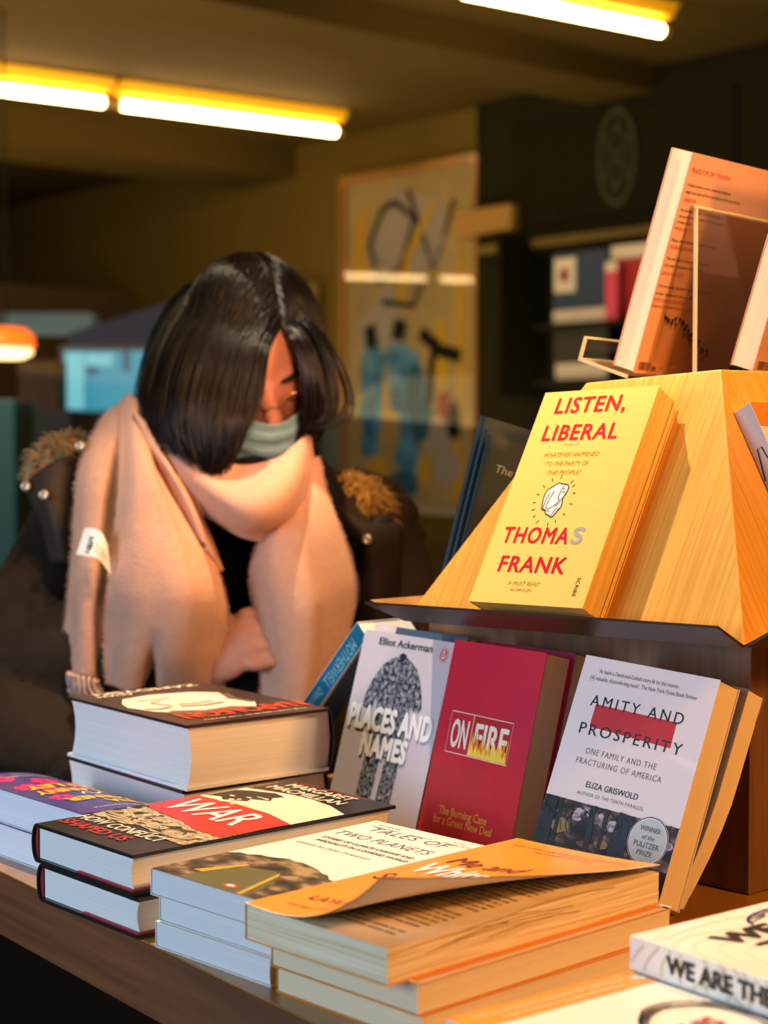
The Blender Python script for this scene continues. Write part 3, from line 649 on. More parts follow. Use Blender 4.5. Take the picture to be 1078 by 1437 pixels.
# --- AMITY AND PROSPERITY
IV = PM('ivory_cover', '#f0e6e2', .36); PHOTO = M('woodland_print', '#2a2422', .5, .3, vscale=(55, 90, 60), ramp=[(.34, '#17130f'), (.5, '#3a302a'), (.58, '#6a5348'), (.68, '#a08e90')], detail=6)
SKY = PM('pale_sky_print', '#bcaeb6'); TRK = PM('trunk_print', '#161210'); GRS = M('grass_print', '#3a3c20', .5, .3, var='#22240f', vscale=(90, 160, 60), vamt=.3); SEAL = PM('seal_print', '#c3cdc8'); LEAF = PM('yellow_leaf_print', '#8f7a2c')
def art_amity(c, W_, H_, T_):
    c.text('\u2018At heart a David-and-Goliath story fit for the movies . . .', .0185, .1740, .0038, GREY, .0900, Z1)
    c.text('[A] valuable, discomforting book\u2019  The New York Times Book Review', .0115, .1675, .0038, GREY, .1120, Z1)
    c.poly([(.0252, .1472), (.1108, .1462), (.1112, .1242), (.0250, .1272)], Z1, RED)
    c.text('AMITY AND', .0190, .1450, .0100, BLACK, .0975, Z2, space=1.35)
    c.text('PROSPERITY', .0155, .1202, .0098, BLACK, .1075, Z2, space=1.3)
    c.text('ONE FAMILY AND THE', .0285, .1043, .0052, GREY, .0745, Z1, space=1.2)
    c.text('FRACTURING OF AMERICA', .0215, .0950, .0052, GREY, .0900, Z1, space=1.2)
    c.text('ELIZA GRISWOLD', .0388, .0768, .0050, BLACK, .0550, Z1, bold=.01)
    c.text('AUTHOR OF THE TENTH PARALLEL', .0318, .0694, .0032, GREY, .0705, Z1, space=1.2)
    yt = .0632; c.rect(0, 0, .1405, yt, Z1, PHOTO); c.rect(0, 0, .1405, .026, Z2, GRS)
    rr = random.Random(11)
    for i in range(16): c.ell(rr.uniform(.03, .135), yt-rr.uniform(.004, .016), rr.uniform(.002, .006), rr.uniform(.002, .004), Z2, SKY, n=9)
    c.ell(.024, .040, .010, .007, Z2, LEAF, n=9); c.ell(.070, .034, .008, .004, Z2, LEAF, n=9); c.ell(.055, .030, .01, .003, Z2, PM('rust_leaf_print', '#6a3f2a'), n=9)
    for x, w0 in ((.010, .014), (.022, .004), (.055, .006), (.0685, .004), (.088, .017)): c.stroke([(x, .012), (x+rr.uniform(-.002, .002), .035), (x+rr.uniform(-.003, .003), yt)], w0, Z3, TRK)
    for i in range(60):
        x, y = rr.uniform(.0, .135), rr.uniform(.030, .06); a = rr.uniform(.3, 2.8); l = rr.uniform(.006, .016)
        q = [(x, y), (x+l*.5*cos(a), min(y+l*.5*sin(a), yt)), (x+l*cos(a+rr.uniform(-.5, .5)), min(y+l*sin(a), yt))]; c.stroke(q, rr.uniform(.0004, .001), Z3, TRK)
    c.ell(.1150, .0468, .0198, .0203, Z4, WINK, n=48); c.ell(.1150, .0468, .0190, .0195, Z4+.0001, BLACK, n=48, w=.0008); c.ell(.1150, .0468, .0176, .0181, Z4+.0001, SEAL, n=48)
    for s_, y_, cp, wd in (('WINNER', .0545, .0042, .0205), ('of the', .0480, .0038, .0125), ('PULITZER', .0413, .0044, .0250), ('PRIZE', .0348, .0042, .0150)): c.text(s_, .1150, y_, cp, BLACK, wd, Z4+.0003, align='C', shear=.25 if s_ == 'of the' else 0)
B = (.1120, 1.3423, -.3348)
paperback('paperback_book', 'ivory paperback AMITY AND PROSPERITY with a red block and a prize seal', lean(B, 43.6, 21.2, -3.2), .1308, .1746, .0285, IV, page=PAGE_P, art=lambda c, W_, H_, T_: art_amity(sc_mb(c, .93, 0), W_, H_, T_), group='paperbacks leaning on the dark box')
w2, h2, n2 = axes(43.6, 21.2, -3.2); Bp = V(*B)-n2*.0290+w2*.002
paperback('paperback_book', 'grey lavender paperback with fanned pages behind AMITY AND PROSPERITY', lean(tuple(Bp), 43.6, 22.8, -3.2, 0, .003, 0), .1325, .1746, .0245, PM('grey_lavender_cover', '#8f8795'), page=PAGE_P, group='paperbacks leaning on the dark box',
          warp=lambda x, y, z: (x-.010*max(0, (.09-y)/.09)**1.6*(1 if x > .07 else 0), y, z+.010*max(0, (.10-y)/.10)**1.5*(-z/.0245)))

# --- MOTHERWELL and the dark book under it, leaning on the left of the box
TEAL = PM('teal_spine', '#1d7490', .4); TEALP = PM('pale_teal_ink', '#9fd4dc')
def spine_mother(c, W_, H_, T_):
    f2 = lambda a, b2, z: (-z, b2, -T_+a)
    c.text('MOTHERWELL', T_*.26, .215, .0125, TEALP, .066, Z1, fn=f2, rot=-pi/2)
    c.text('Deborah Orr', T_*.30, .140, .0090, TEALP, .042, Z1, fn=f2, rot=-pi/2)
hd = (ZD*cos(radians(44))-VD*sin(radians(44))).normalized()
def side_book(name, label, px, py, yb, H_, W_, T_, cover, spinem, sart=None, le=44, group=None, az0=41, **k):
    # spine faces the viewer's left, cover faces away to the left; local x = depth behind the spine
    top = at(px, py, yb); h = hd if le == 44 else (ZD*cos(radians(le))-VD*sin(radians(le))).normalized()
    x = UD; n = x.cross(h).normalized()               # n points right/down (towards the box)
    B2 = top-h*H_
    return paperback(name, label, mtx(B2+n*T_, x, h, n), W_, H_, T_, cover, spinem, spine_art=sart, group=group, **k)
side_book('paperback_book', 'teal paperback MOTHERWELL tilted at the left end of the leaning row', 501, 873, 1.678, .232, .070, .021, WHITE, TEAL, spine_mother, page=PAGE_W, group='tilted books left of the box')
tp = at(512, 893, 1.672)
side_book('paperback_book', 'dark brown paperback tilted under the teal MOTHERWELL book', 520, 895, 1.668, .20, .075, .022, PM('dark_brown_cover', '#2a211c'), PM('dark_brown_spine', '#241c18'), group='tilted books left of the box')

# --- dark teal hardbacks behind the pyramid's left edge
DT = PM('dark_teal_cloth', '#10242a', .55); DT2 = PM('dark_green_cover', '#1c2622', .4); DTE = PM('teal_edge', '#0c2028', .5); BG = PM('beige_board', '#a08c74')
def art_climate(c, W_, H_, T_): c.text('The climate', .012, .118, .0075, PM('grey_lettering', '#8d8d86'), .055, Z1, shear=.15)
w3 = V(.93, .36, 0).normalized(); h3 = (ZD*cos(radians(22))+V(.62, .28, 0)*sin(radians(22))).normalized(); h3 = (h3-w3*0).normalized(); w3 = (w3-h3*w3.dot(h3)).normalized(); n3 = w3.cross(h3)
for k, (px, py, d, H_, T_, cov, lab, a_) in enumerate(((690, 610, 1.555, .150, .0055, DT2, 'dark green hardback with grey lettering, front one behind the pyramid edge', art_climate),
        (684, 602, 1.565, .158, .0075, DT, 'thin dark teal hardback, middle one of three behind the pyramid edge', None), (680, 584, 1.580, .172, .0095, DT, 'tallest dark teal hardback, back one of three behind the pyramid edge', None))):
    top = at(px, py, d); B2 = top-h3*H_
    hardcover('hardback_book', lab, mtx(B2, w3, h3, n3), .125, H_, T_, cov, DTE, BG, page=PAGE, art=a_, group='thin dark hardbacks behind the pyramid')

# --- ON TYRANNY on the acrylic easel
PEACH = PM('peach_cover', '#b88868', .35); INKR = PM('rust_ink', '#a83a22'); INKB = PM('sepia_ink', '#3a2416')
def art_tyr(c, W_, H_, T_):
    c.text('PRAISE FOR ON TYRANNY:', .0048, .1828, .0046, INKR, .0590, Z1)
    for x, y, wd, s_ in ((.0042, .1708, .0650, 'A brief primer in every important thing we'), (.0044, .1646, .0830, 'might have learned from the history of the last century'), (.0046, .1484, .0630, 'He manages to warn that is persuasive in'), (.0046, .1430, .0670, 'terse prose infused with the fierce urgency'), (.0040, .1376, .0220, 'of what is now'), (.0036, .1212, .0660, 'Please read this book. So smart, so timely'), (.0032, .1045, .0630, 'This will help you keep going for the next'), (.0030, .0985, .0560, 'four years or however long it takes'), (.0022, .0795, .0800, 'We are rapidly ripening for fascism. This American'), (.0014, .0725, .0650, 'writer leaves us with no illusions')):
        c.text(s_, x, y, .0030, INKB, wd, Z1)
    for x, y, wd, s_ in ((.0042, .1574, .0190, 'OBSERVER'), (.0034, .1316, .0400, 'WASHINGTON POST'), (.0030, .1150, .0390, 'GEORGE SAUNDERS'), (.0020, .0908, .0320, 'LENA NELSON'), (.0010, .0664, .0450, 'SVETLANA ALEXIEVICH'), (.0004, .0610, .0600, 'Winner of the Nobel Prize for Literature')): c.text(s_, x, y, .0032, INKR, wd, Z1)
    rr = random.Random(2)
    for i in range(26):
        t = i/25; x = .022+.076*t+rr.uniform(-.002, .002); y = .051-.028*max(0, t-.25)**1.3*1.3+rr.uniform(-.003, .003); s_ = rr.uniform(.8, 1.3)
        c.ell(x, y, .0016*s_, .0022*s_, Z1, INKB, n=8, rot=rr.uniform(0, 3)); c.stroke([(x-.002*s_, y+.001), (x, y), (x+.0015*s_, y-.004*s_)], .0006, Z1, INKB); c.stroke([(x, y), (x-.001*s_, y-.005*s_)], .0005, Z1, INKB)
        if i > 10: c.ell(x+rr.uniform(-.002, .004), y-rr.uniform(.003, .009), .002, .003, Z1, PM('grey_bird_ink', '#7a5a44'), n=7)
    c.rect(.004, .002, .032, .0115, Z1, PM('barcode_ground', '#c98e68'))
    x = .005
    while x < .022: l = rr.uniform(.0003, .0011); c.rect(x, .0028, x+l, .0106, Z2, INKB); x += l+rr.uniform(.0003, .0008)
    for k in range(6): c.rect(.0238+k*.0012, .0028, .0245+k*.0012, .0075, Z2, INKB)
    c.stroke([(.036, .004), (.0385, .0085), (.041, .004), (.037, .0065), (.041, .0065)], .0005, Z1, INKB)
twd, thd = V(.725, .688, -.032).normalized(), V(.229, -.196, .953); thd = (thd-twd*thd.dot(twd)).normalized(); tnd = twd.cross(thd)
TB = V(.2248, 1.5475, .0625)
GLUE = PM('peach_front', '#c9a08a')
PAGE_C = pages('page_edges_cream', '#f2e2c0', '#e2cda2', 500)
paperback('paperback_book', 'peach paperback headed PRAISE FOR ON TYRANNY in the clear easel, left one', mtx(TB, twd, thd, tnd), .142, .200, .0245, PEACH, GLUE, GLUE, page=PAGE_C, spine='R', art=art_tyr, group='peach paperbacks in the clear easel')
TB2 = at(1056, 524, 1.50)
paperback('paperback_book', 'peach paperback in the clear easel, cut off by the right edge of the picture', mtx(TB2+ZD*.001, twd, thd, tnd), .128, .200, .0245, PEACH, GLUE, GLUE, page=PAGE_C, spine='R', art=art_tyr, group='peach paperbacks in the clear easel')
# clear acrylic easel
ACR, nt, bs = new_mat('clear_acrylic')
for n_ in list(nt.nodes):
    if n_.type != 'OUTPUT_MATERIAL': nt.nodes.remove(n_)
mx = nt.nodes.new('ShaderNodeMixShader'); t_ = nt.nodes.new('ShaderNodeBsdfTransparent'); g_ = nt.nodes.new('ShaderNodeBsdfGlossy'); f_ = nt.nodes.new('ShaderNodeLayerWeight')
t_.inputs[0].default_value = (.97, .96, .94, 1); g_.inputs[1].default_value = .06; f_.inputs[0].default_value = .12
link(nt, f_.outputs['Fresnel'], mx.inputs[0]); link(nt, t_.outputs[0], mx.inputs[1]); link(nt, g_.outputs[0], mx.inputs[2]); link(nt, mx.outputs[0], nt.nodes['Material Output'].inputs[0])
ACE = M('acrylic_edge', '#f0d6a8', .25, .5, alpha=.75)
es = empty('acrylic_easel', mtx(TB, twd, thd, tnd), 'clear acrylic easel holding the peach paperbacks on top of the pyramid', 'book easel')
def acr(name, lo, hi, edges, fn=None):
    c = MB(); c.box(lo, hi, ACR, fn)
    for a, d in edges: c.box(a, d, ACE, fn)
    return c.build(name, es)
acr('back_panel', (.016, 0, .0020), (.29, .156, .0045), [((.016, .1545, .0018), (.29, .1565, .0047))])
acr('tray', (-.0135, -.0042, -.052), (.29, -.0018, .0060), [((-.0150, -.0044, -.052), (-.0132, -.0016, .0060)), ((-.0135, -.0044, -.0535), (.29, -.0016, -.0515))])
acr('tray_lip', (-.0135, -.0018, -.0535), (.29, .018, -.0512), [((-.0150, -.0044, -.0537), (-.0130, .0185, -.0508)), ((-.0135, .0170, -.0537), (.29, .0185, -.0508))])
# upright prop from the top of the back panel straight down to the pyramid top
pt = TB+twd*.017+thd*.154+tnd*.004; pbm_ = V(pt.x, pt.y, .062)
c = MB(); prj = lambda a, hgt: V(pt.x, pt.y, pt.z)*0
def prop(off):
    a0 = pt+twd*off; return [a0, V(a0.x, a0.y, .0605)]
q0, q1 = prop(0), prop(.27); tdir = V(tnd.x, tnd.y, 0).normalized()*.0025
c.hexa([q0[1], q1[1], q1[1]+tdir, q0[1]+tdir, q0[0], q1[0], q1[0]+tdir, q0[0]+tdir], ACR)
e0, e1 = prop(0), prop(.0022)
c.hexa([e0[1]-tdir*.1, e1[1]-tdir*.1, e1[1]+tdir*1.1, e0[1]+tdir*1.1, e0[0]-tdir*.1, e1[0]-tdir*.1, e1[0]+tdir*1.1, e0[0]+tdir*1.1], ACE)
o = c.build('prop', es, world=True); o.matrix_parent_inverse = es.matrix_world.inverted()

# --- essays book on the right face of the pyramid
OR = PM('orange_band', '#d98a2c'); SPN = PM('grey_pink_spine', '#c9b2a8'); SCR = M('scribble_print', '#141210', .5, .3, vscale=(160, 160, 160), ramp=[(.56, '#141210'), (.60, '#141210'), (.63, '#d8d0c4')])
en_ = fnorm(tip, tipb, tr2); en_ = -en_ if en_.y > 0 else en_; eu = en_.cross(UD).normalized(); ETL = ray(1030, 580); ETL = ETL*(tip.dot(en_)/ETL.dot(en_))
def art_essay(c, W_, H_, T_):
    c.rect(0, H_-.022, W_, H_, Z1, OR); c.text('TWELVE', .018, H_-.010, .004, CRM, .03, Z2)
    for k in range(3): c.stroke([(.004+.012*k, .125), (.008+.012*k, H_-.028), (.013+.012*k, H_-.027), (.018+.012*k, .130)], .0014, Z2, BLACK)
    c.ell(.05, .09, .052, .052, Z2, SCR, n=40); c.ell(.05, .09, .052, .052, Z3, BLACK, n=40, w=.002); c.text('essays', .016, .10, .016, CRM, .07, Z4, bold=.03, rot=-.9)
def spine_essay(c, W_, H_, T_):
    f2 = lambda a, b2, z: (-z, b2, -T_+a)
    c.stroke([(.001, H_*.66), (T_*.35, H_*.80), (T_*.6, H_*.80), (T_*.85, H_*.62)], .0014, Z1, BLACK, f2)
    pts = [(.0002, H_*.62), (T_*.5, H_*.66), (T_-.0003, H_*.69), (T_-.0003, H_*.15), (.0002, H_*.12)]
    c.poly(pts, Z2, SCR, f2); c.text('ess', T_*.25, H_*.62, .009, CRM, .030, Z3, fn=f2, rot=-pi/2, bold=.04)
paperback('paperback_book', 'white paperback with black scribbles and orange band on the right pyramid face', mtx(ETL-eu*.185+en_*.0182, UD, eu, en_), .13, .185, .0175, PM('white_gloss_cover', '#efe9df'), SPN, art=art_essay, spine_art=spine_essay)

# ------------------------------------------------------------------ stacks lying on the table
# --- WAR (two hardbacks)
JBLK = M('black_jacket', '#1d1814', .36, .4, coat=.1); CREAM = PM('cream_print', '#f2e2c4'); ROCK = M('rock_print', '#cbb48e', .5, .3, vscale=(26, 60, 40), ramp=[(.38, '#1e1711'), (.45, '#6a553c'), (.5, '#d6bf98'), (.58, '#8a7152'), (.66, '#e6d3ae')], detail=5, distort=2.5)
WRED = PM('war_red', '#d32f26'); BLOT = PM('blot_print', '#2a221a')
def art_war(c, W_, H_, T_):
    rr = random.Random(4); z0 = .002
    c.poly([(z0, .060)]+[(.0, .06)][:0]+[(W_, .055)]+[(W_, .110), (z0, .112)], Z1, ROCK)
    low = jag(.004, W_, .055, .006, 14, rr); c.poly([(x, y-(x*.05)) for x, y in low]+[(W_, .06), (.004, .075)], Z2, ROCK)
    c.poly([(.004, .104)]+[(x, .098-x*.14+rr.uniform(-.004, .003)) for x in (.02, .04, .06, .08, .10, .12, W_-.002)]+[(W_-.0005, .098), (W_-.0005, .146), (.10, .157), (.05, .160), (.004, .156)], Z3, WRED)
    c.poly([(.004, .150), (.05, .150), (.10, .149), (W_-.0005, .140), (W_-.0005, .201), (.11, .213), (.08, .218), (.05, .217), (.004, .206)], Z2, CREAM)
    c.poly([(.006, .162), (.020, .168), (.030, .162), (.05, .173), (.045, .180), (.062, .188), (.054, .196), (.058, .206), (.040, .210), (.015, .200), (.006, .194)], Z3, BLOT)
    for i in range(10): c.ell(rr.uniform(.01, .06), rr.uniform(.155, .195), rr.uniform(.002, .006), rr.uniform(.001, .003), Z4, CREAM, n=7)
    c.text('WAR', .016, .108, .0400, WINK, .100, Z5, bold=.012)
    c.text('HOW CONFLICT',   .006, .0345, .0130, CREAM, .115, Z3, bold=.02)
    c.text('SHAPED US', .010, .0165, .0130, WRED, .090, Z3, bold=.02)
    c.text('MARGARET', .020, .2360, .0120, CREAM, .085, Z3, bold=.02)
    c.text('MACMILLAN', .014, .2195, .0120, CREAM, .097, Z3, bold=.02)
    c.text('AUTHOR OF THE WAR THAT ENDED PEACE', .012, .2505, .0030, WRED, .10, Z3)
RFL = PM('red_flap', '#a8202c'); HB = M('striped_headband', '#7a2a2c', .7, .2)
PAGE_B = pages('page_edges_bright', '#eceae4', '#d2d0ca', 800)
v_, u_ = vdir(41.5); NW = V(-.182, 1.227, 0)
hardcover('hardback_book', 'black, cream and red hardback WAR, the upper of its stack', flat_v(NW, 41.5, .142, -.299), .142, .256, .0305, JBLK, page=PAGE_B, art=art_war, group='hardbacks titled WAR', flap=RFL, band=HB)
hardcover('hardback_book', 'black hardback with a red flap line at the bottom of the WAR stack', flat_v(NW+V(.0045, -.004, 0), 41.5, .142, -.3298), .142, .256, .0300, JBLK, page=PAGE_B, group='hardbacks titled WAR', flap=RFL, band=HB)

# --- NAPOLEON (two thick hardbacks)
DBR = M('dark_brown_jacket', '#32251d', .38, .4, coat=.15); ONK = PM('orange_red_ink', '#dd4a26'); FACE = PM('pale_face_print', '#e6d2c2'); SHD = PM('grey_hair_print', '#6a5548')
def art_nap(c, W_, H_, T_):
    # x from spine, y towards the viewer's right = top of the cover
    c.text('NAPOLEON', .006, .160, .030, ONK, .132, Z3, bold=.02)
    c.text('THE MAN BEHIND THE MYTH', .02, .200, .004, CREAM, .11, Z3)
    c.text('ADAM', .100, .024, .0085, CREAM, .040, Z3, bold=.02); c.text('ZAMOYSKI', .020, .008, .0120, CREAM, .115, Z3, bold=.02)
    pts = [(.03, .07), (.05, .05), (.09, .042), (.125, .05), (.14, .075), (.148, .10), (.14, .135), (.12, .16), (.085, .17), (.05, .165), (.035, .14), (.045, .11)]
    c.poly(pts, Z1, FACE)
    c.poly([(.05, .165), (.07, .15), (.10, .155), (.125, .14), (.14, .15), (.12, .172), (.08, .178)], Z2, SHD)
    for q, w0 in (([(.06, .125), (.085, .130), (.105, .122)], .006), ([(.065, .112), (.085, .116), (.10, .110)], .004), ([(.115, .12), (.13, .126), (.14, .118)], .005), ([(.11, .115), (.118, .09), (.105, .085)], .003), ([(.085, .07), (.105, .074), (.12, .07)], .003), ([(.03, .08), (.04, .11), (.036, .14)], .008)): c.stroke(q, w0, Z2, SHD)
NN = V(-.170, 1.462, 0)
hardcover('hardback_book', 'very thick dark brown hardback NAPOLEON on top of the tallest stack', flat_u(NN, 38.5, .157, .215, -.2437), .157, .215, .0572, DBR, spinem=JBLK, edge=PM('grey_board', '#f2f2f4', .3), page=PAGE_B, art=art_nap, group='thick hardbacks', band=PM('red_band', '#a01c22'))
hardcover('hardback_book', 'thick dark hardback at the bottom of the tallest stack, partly hidden', flat_u(NN+V(-.004, .003, 0), 38.5, .157, .215, -.3012), .157, .215, .0584, DBR, spinem=JBLK, page=PAGE_B, group='thick hardbacks', band=PM('red_band', '#a01c22'))

# --- purple paperbacks at the left edge
PUR = M('purple_cover', '#3a2f78', .36, .4, coat=.15, ramp=[(.4, '#3b3b86'), (.6, '#4a2a78')], vscale=(12, 12, 12)); PNK = PM('hot_pink_print', '#d8286e'); YL2 = PM('warm_yellow_ink', '#f2c432'); MAUV = PM('mauve_print', '#8a3a90')
def art_unc(c, W_, H_, T_, fn=None):
    rr = random.Random(9)
    c.text('A memoir of the tech boom and what it did to us', .012, H_-.016, .0036, WINK, .09, Z1, fn=fn)
    for cx, cy, s_, m in ((.035, .060, .014, PNK), (.070, .055, .016, PNK), (.10, .075, .015, PNK), (.05, .095, .016, MAUV), (.085, .10, .015, PNK), (.10, .13, .013, PNK), (.03, .13, .014, MAUV), (.02, .03, .012, MAUV), (.10, .028, .013, PNK)):
        for k in range(8): a = k*pi/4+rr.uniform(-.3, .3); c.ell(cx+s_*.6*cos(a), cy+s_*.6*sin(a), s_*.4, s_*.28, Z1+k*1e-5, m, fn, n=12, rot=a)
    c.text('UNCANNY', .012, .098, .0150, YL2, .100, Z3, fn=fn, bold=.04); c.text('VALLEY', .022, .074, .0150, YL2, .085, Z3, fn=fn, bold=.04)
    c.text('ANNA', .02, .158, .0140, YL2, .055, Z3, fn=fn, bold=.04); c.text('WIENER', .03, .138, .0140, YL2, .075, Z3, fn=fn, bold=.04)
    c.stroke([(.05, .118), (.06, .127), (.07, .118), (.075, .128)], .003, Z3, WINK, fn)
    c.text('THE SUNDAY TIMES BESTSELLER', .02, .02, .0036, WINK, .09, Z1, fn=fn); c.text('Required reading', .02, .010, .0036, YL2, .06, Z1, fn=fn)
vp, up_ = vdir(41.5); NP = NW+vp*.150+up_*.050
PSP = pages('page_edges_lilac', '#efedf0', '#d8d6da', 900)
paperback('paperback_book', 'purple paperback with yellow UNCANNY VALLEY lettering, top of the stack at the left edge', flat_u(NP, 41.5, .112, .198, -.301), .112, .198, .0295, PUR, WHITE, WHITE, page=PSP, art=lambda c, W_, H_, T_: art_unc(c, W_, H_, T_, lambda x, y, z: (x*.9, y, z-.022*max(0, 1-x*.9/.08)**2)), warp=lambda x, y, z: (x, y, z-.022*max(0, 1-x/.08)**2*(1+z/.0295)), group='purple paperbacks at the left edge')
paperback('paperback_book', 'paperback under the purple UNCANNY VALLEY one at the left edge', flat_u(NP+vp*.003, 41.5, .112, .198, -.3312), .112, .198, .0287, PUR, WHITE, WHITE, page=PSP, group='purple paperbacks at the left edge')

# --- TALES OF TWO PLANETS (three paperbacks)
TCV = M('off_white_cover', '#f4efe6', .34, .4, coat=.2); TPH = M('dune_print', '#5d4a34', .5, .3, vscale=(40, 60, 60), ramp=[(.38, '#241b13'), (.5, '#5b4630'), (.62, '#a88d66')], detail=5); OLV = PM('olive_print', '#63603a'); YST = PM('yellow_strip_print', '#c9a23c'); BINK = PM('slate_ink', '#5a6470')
def art_tales(c, W_, H_, T_):
    c.text('TALES OF', .020, .193, .0120, BINK, .082, Z1, space=1.15, shear=.12)
    c.text('TWO PLANETS', .008, .168, .0120, BINK, .100, Z1, space=1.1, shear=.12)
    c.text('STORIES OF CLIMATE CHANGE AND', .012, .152, .0048, GREY, .098, Z1, bold=.01); c.text('INEQUALITY IN A DIVIDED WORLD', .016, .142, .0048, GREY, .098, Z1, bold=.01)
    c.text('edited by John Freeman', .010, .128, .0044, GREY, .080, Z1, space=1.1)
    for x, y, s_ in ((.012, .205, 'Margaret Atwood'), (.055, .205, 'Lauren Groff'), (.092, .205, 'Edwidge Danticat'), (.014, .211, 'Anuradha Roy'), (.095, .211, 'Ian Teh')): c.text(s_, x, y, .0030, GREY, None, Z1)
    rr = random.Random(8)
    top = [(x, .070+.018*sin(pi*min(1, x/.115))+rr.uniform(-.002, .002)) for x in [W_*k/16 for k in range(17)]]
    c.poly([(0, 0), (W_, 0)]+top[::-1], Z1, TPH)
    c.poly([(.030, 0), (.034, .030), (.048, .052), (.070, .058), (.086, .046), (.100, .020), (.104, 0)], Z2, OLV); c.poly([(.024, .020), (.034, .020), (.044, .055), (.040, .056)], Z3, YST); c.poly([(.100, .0), (.082, .050), (.076, .056), (.080, .044), (.096, .0)], Z3, YST)
    c.ell(.078, .010, .007, .004, Z3, PENG); c.ell(.078, .010, .004, .0022, Z4, WINK, n=16)
PT = pages('page_edges_grey', '#e6e6e4', '#cfcfcc', 900)
vt, ut = vdir(44); BT = V(-.166, 1.204, 0)
for k, (z, dx, dy, wd, lab, a_) in enumerate(((-.303, 0, 0, .127, 'off-white paperback TALES OF TWO PLANETS, top of its stack', art_tales), (-.3221, .006, .001, .127, 'middle paperback of the three under the TALES OF TWO PLANETS cover', None), (-.3412, .003, .002, .127, 'lowest paperback of the three under the TALES OF TWO PLANETS cover', None))):
    paperback('paperback_book', lab, mtx(V(BT.x+dx, BT.y+dy, z), -vt, ut, ZD), wd, .222, .0186, TCV, page=PT, art=a_, group='off-white paperbacks with a dune photo')

# --- ME AND WHITE SUPREMACY (three orange paperbacks, the top one with its cover lifted)
ORG = M('orange_cover', '#ef9a2e', .36, .4, coat=.2); WBK = PM('white_inside', '#f4ece2'); PLUM = PM('plum_ink', '#7a2a3a'); LB = V(-.090, 1.096, -.2985)
vo, uo = vdir(43.4); OW, OH = .134, .262
def curl(x, y, z):
    a = min(max(x/OW, 0), 1); b_ = min(max(y/OH, 0), 1)
    lift = (.036*(1-b_)**1.3+.004)*a**2.4-.003*sin(pi*a)*(1-b_)**3
    bow = .004*sin(pi*b_)*a*(1-a*.4)
    return (x-lift*.15, y, z+lift+.0006+bow*.25*(1-b_))
def art_me(c, W_, H_, T_):
    for zz, m in ((0, ORG), (-.0007, WBK)): c.gridf(lambda a, b_: (a*OW, b_*OH, zz), 24, 24, m, curl)
    c.stroke([(OW, OH*k/24) for k in range(25)], .0012, .0001, WBK, curl)
    c.stroke([(OW*k/24, 0) for k in range(25)], .0012, .0001, WBK, curl)
    c.text('Me and', .016, .168, .0200, PLUM, .068, .0006, curl, shear=.15)
    c.text('White', .012, .134, .0280, WINK, .066, .0006, curl, bold=.03)
    c.text('Supremacy', .010, .102, .0190, PLUM, .085, .0006, curl, shear=.15)
    c.text('HOW TO RECOGNISE YOUR PRIVILEGE, COMBAT RACISM', .014, .242, .0038, PLUM, .105, .0006, curl); c.text('AND CHANGE THE WORLD', .04, .234, .0038, PLUM, .055, .0006, curl)
    c.text('LAYLA F SAAD', .020, .036, .0100, PLUM, .090, .0006, curl); c.text('THE NEW YORK TIMES BESTSELLER', .018, .018, .0040, PLUM, .095, .0006, curl)
PG2 = M('page_block_wavy', '#f0dfbe', .8, .15, var='#d6bd8e', vscale=(6, 14, 600), vamt=.3)
o = empty('paperback_book', mtx(LB, -vo, uo, ZD), 'orange paperback with its front cover curling up, top of the orange stack', 'book', 'orange paperbacks')
T0 = .0235
c = MB(); art_me(c, OW, OH, T0); c.box((0, 0, -T0), (.0006, OH, .0006), ORG); c.box((0, 0, -T0), (OW, OH, -T0+.0006), ORG); c.build('cover', o)
c = MB()
rr = random.Random(6)
def ptop(x, y): return -.0008+.0022*sin(pi*min(1, x/OW))*sin(pi*y/OH)
na, nb = 14, 24
c.gridf(lambda a, b_: (.0006+a*(OW-.0016), .0008+b_*(OH-.0016), ptop(a*OW, b_*OH)), na, nb, PG2)
c.gridf(lambda a, b_: (OW-.001, .0008+a*(OH-.0016), (-T0+.0007)*(1-b_)+ptop(OW, a*OH)*b_), nb, 6, PG2)
c.gridf(lambda a, b_: (.0006+a*(OW-.0016), .0008, (-T0+.0007)*(1-b_)+ptop(a*OW, 0)*b_), na, 6, PG2)
c.gridf(lambda a, b_: (OW-.001-a*(OW-.0016), OH-.0008, (-T0+.0007)*(1-b_)+ptop(a*OW, OH)*b_), na, 6, PG2)
DKG = PM('page_gap_shadow', '#8a6238')
c.build('page_block', o)
c = MB(); pf_ = lambda x, y, z: (x, y, ptop(x, y)+.0003)
y = .238
k = 0
while y > .02:
    bars(c, .016, y, .102 if k % 7 else .06, .0034, PM('grey_print', '#8f8376'), 0, k, pf_); y -= .0072; k += 1
c.build('printed_page', o)
c = MB()                                     # leaves fanned slightly apart along the fore-edge
for k in range(7):
    y0 = rr.uniform(.0, .12); y1 = y0+rr.uniform(.06, .13); zc = -.0018-.0016*k
    pts = [(OW-.0004, y0+(y1-y0)*t/10, zc+.0026*sin(pi*t/10)*(.5+y1*3)-.0004) for t in range(11)]
    c.tube(pts, .00022, PM('leaf_edge', '#b8935c'), 4)
c.build('loose_leaf', o)
def art_or(c, W_, H_, T_):
    c.stroke([(W_-.0025, .002), (W_-.0025, H_-.002)], .005, Z1, WBK); c.stroke([(.002, H_-.003), (W_, H_-.003)], .006, Z1, WBK); c.stroke([(.002, .0015), (W_, .0015)], .003, Z1, WBK)
paperback('paperback_book', 'orange paperback with white cover edges, middle of the orange stack', mtx(V(-.0735, 1.1015, -.3218), -vdir(43.4)[0], vdir(43.4)[1], ZD), .137, .246, .0195, ORG, page=PAGE_P, art=art_or, group='orange paperbacks')
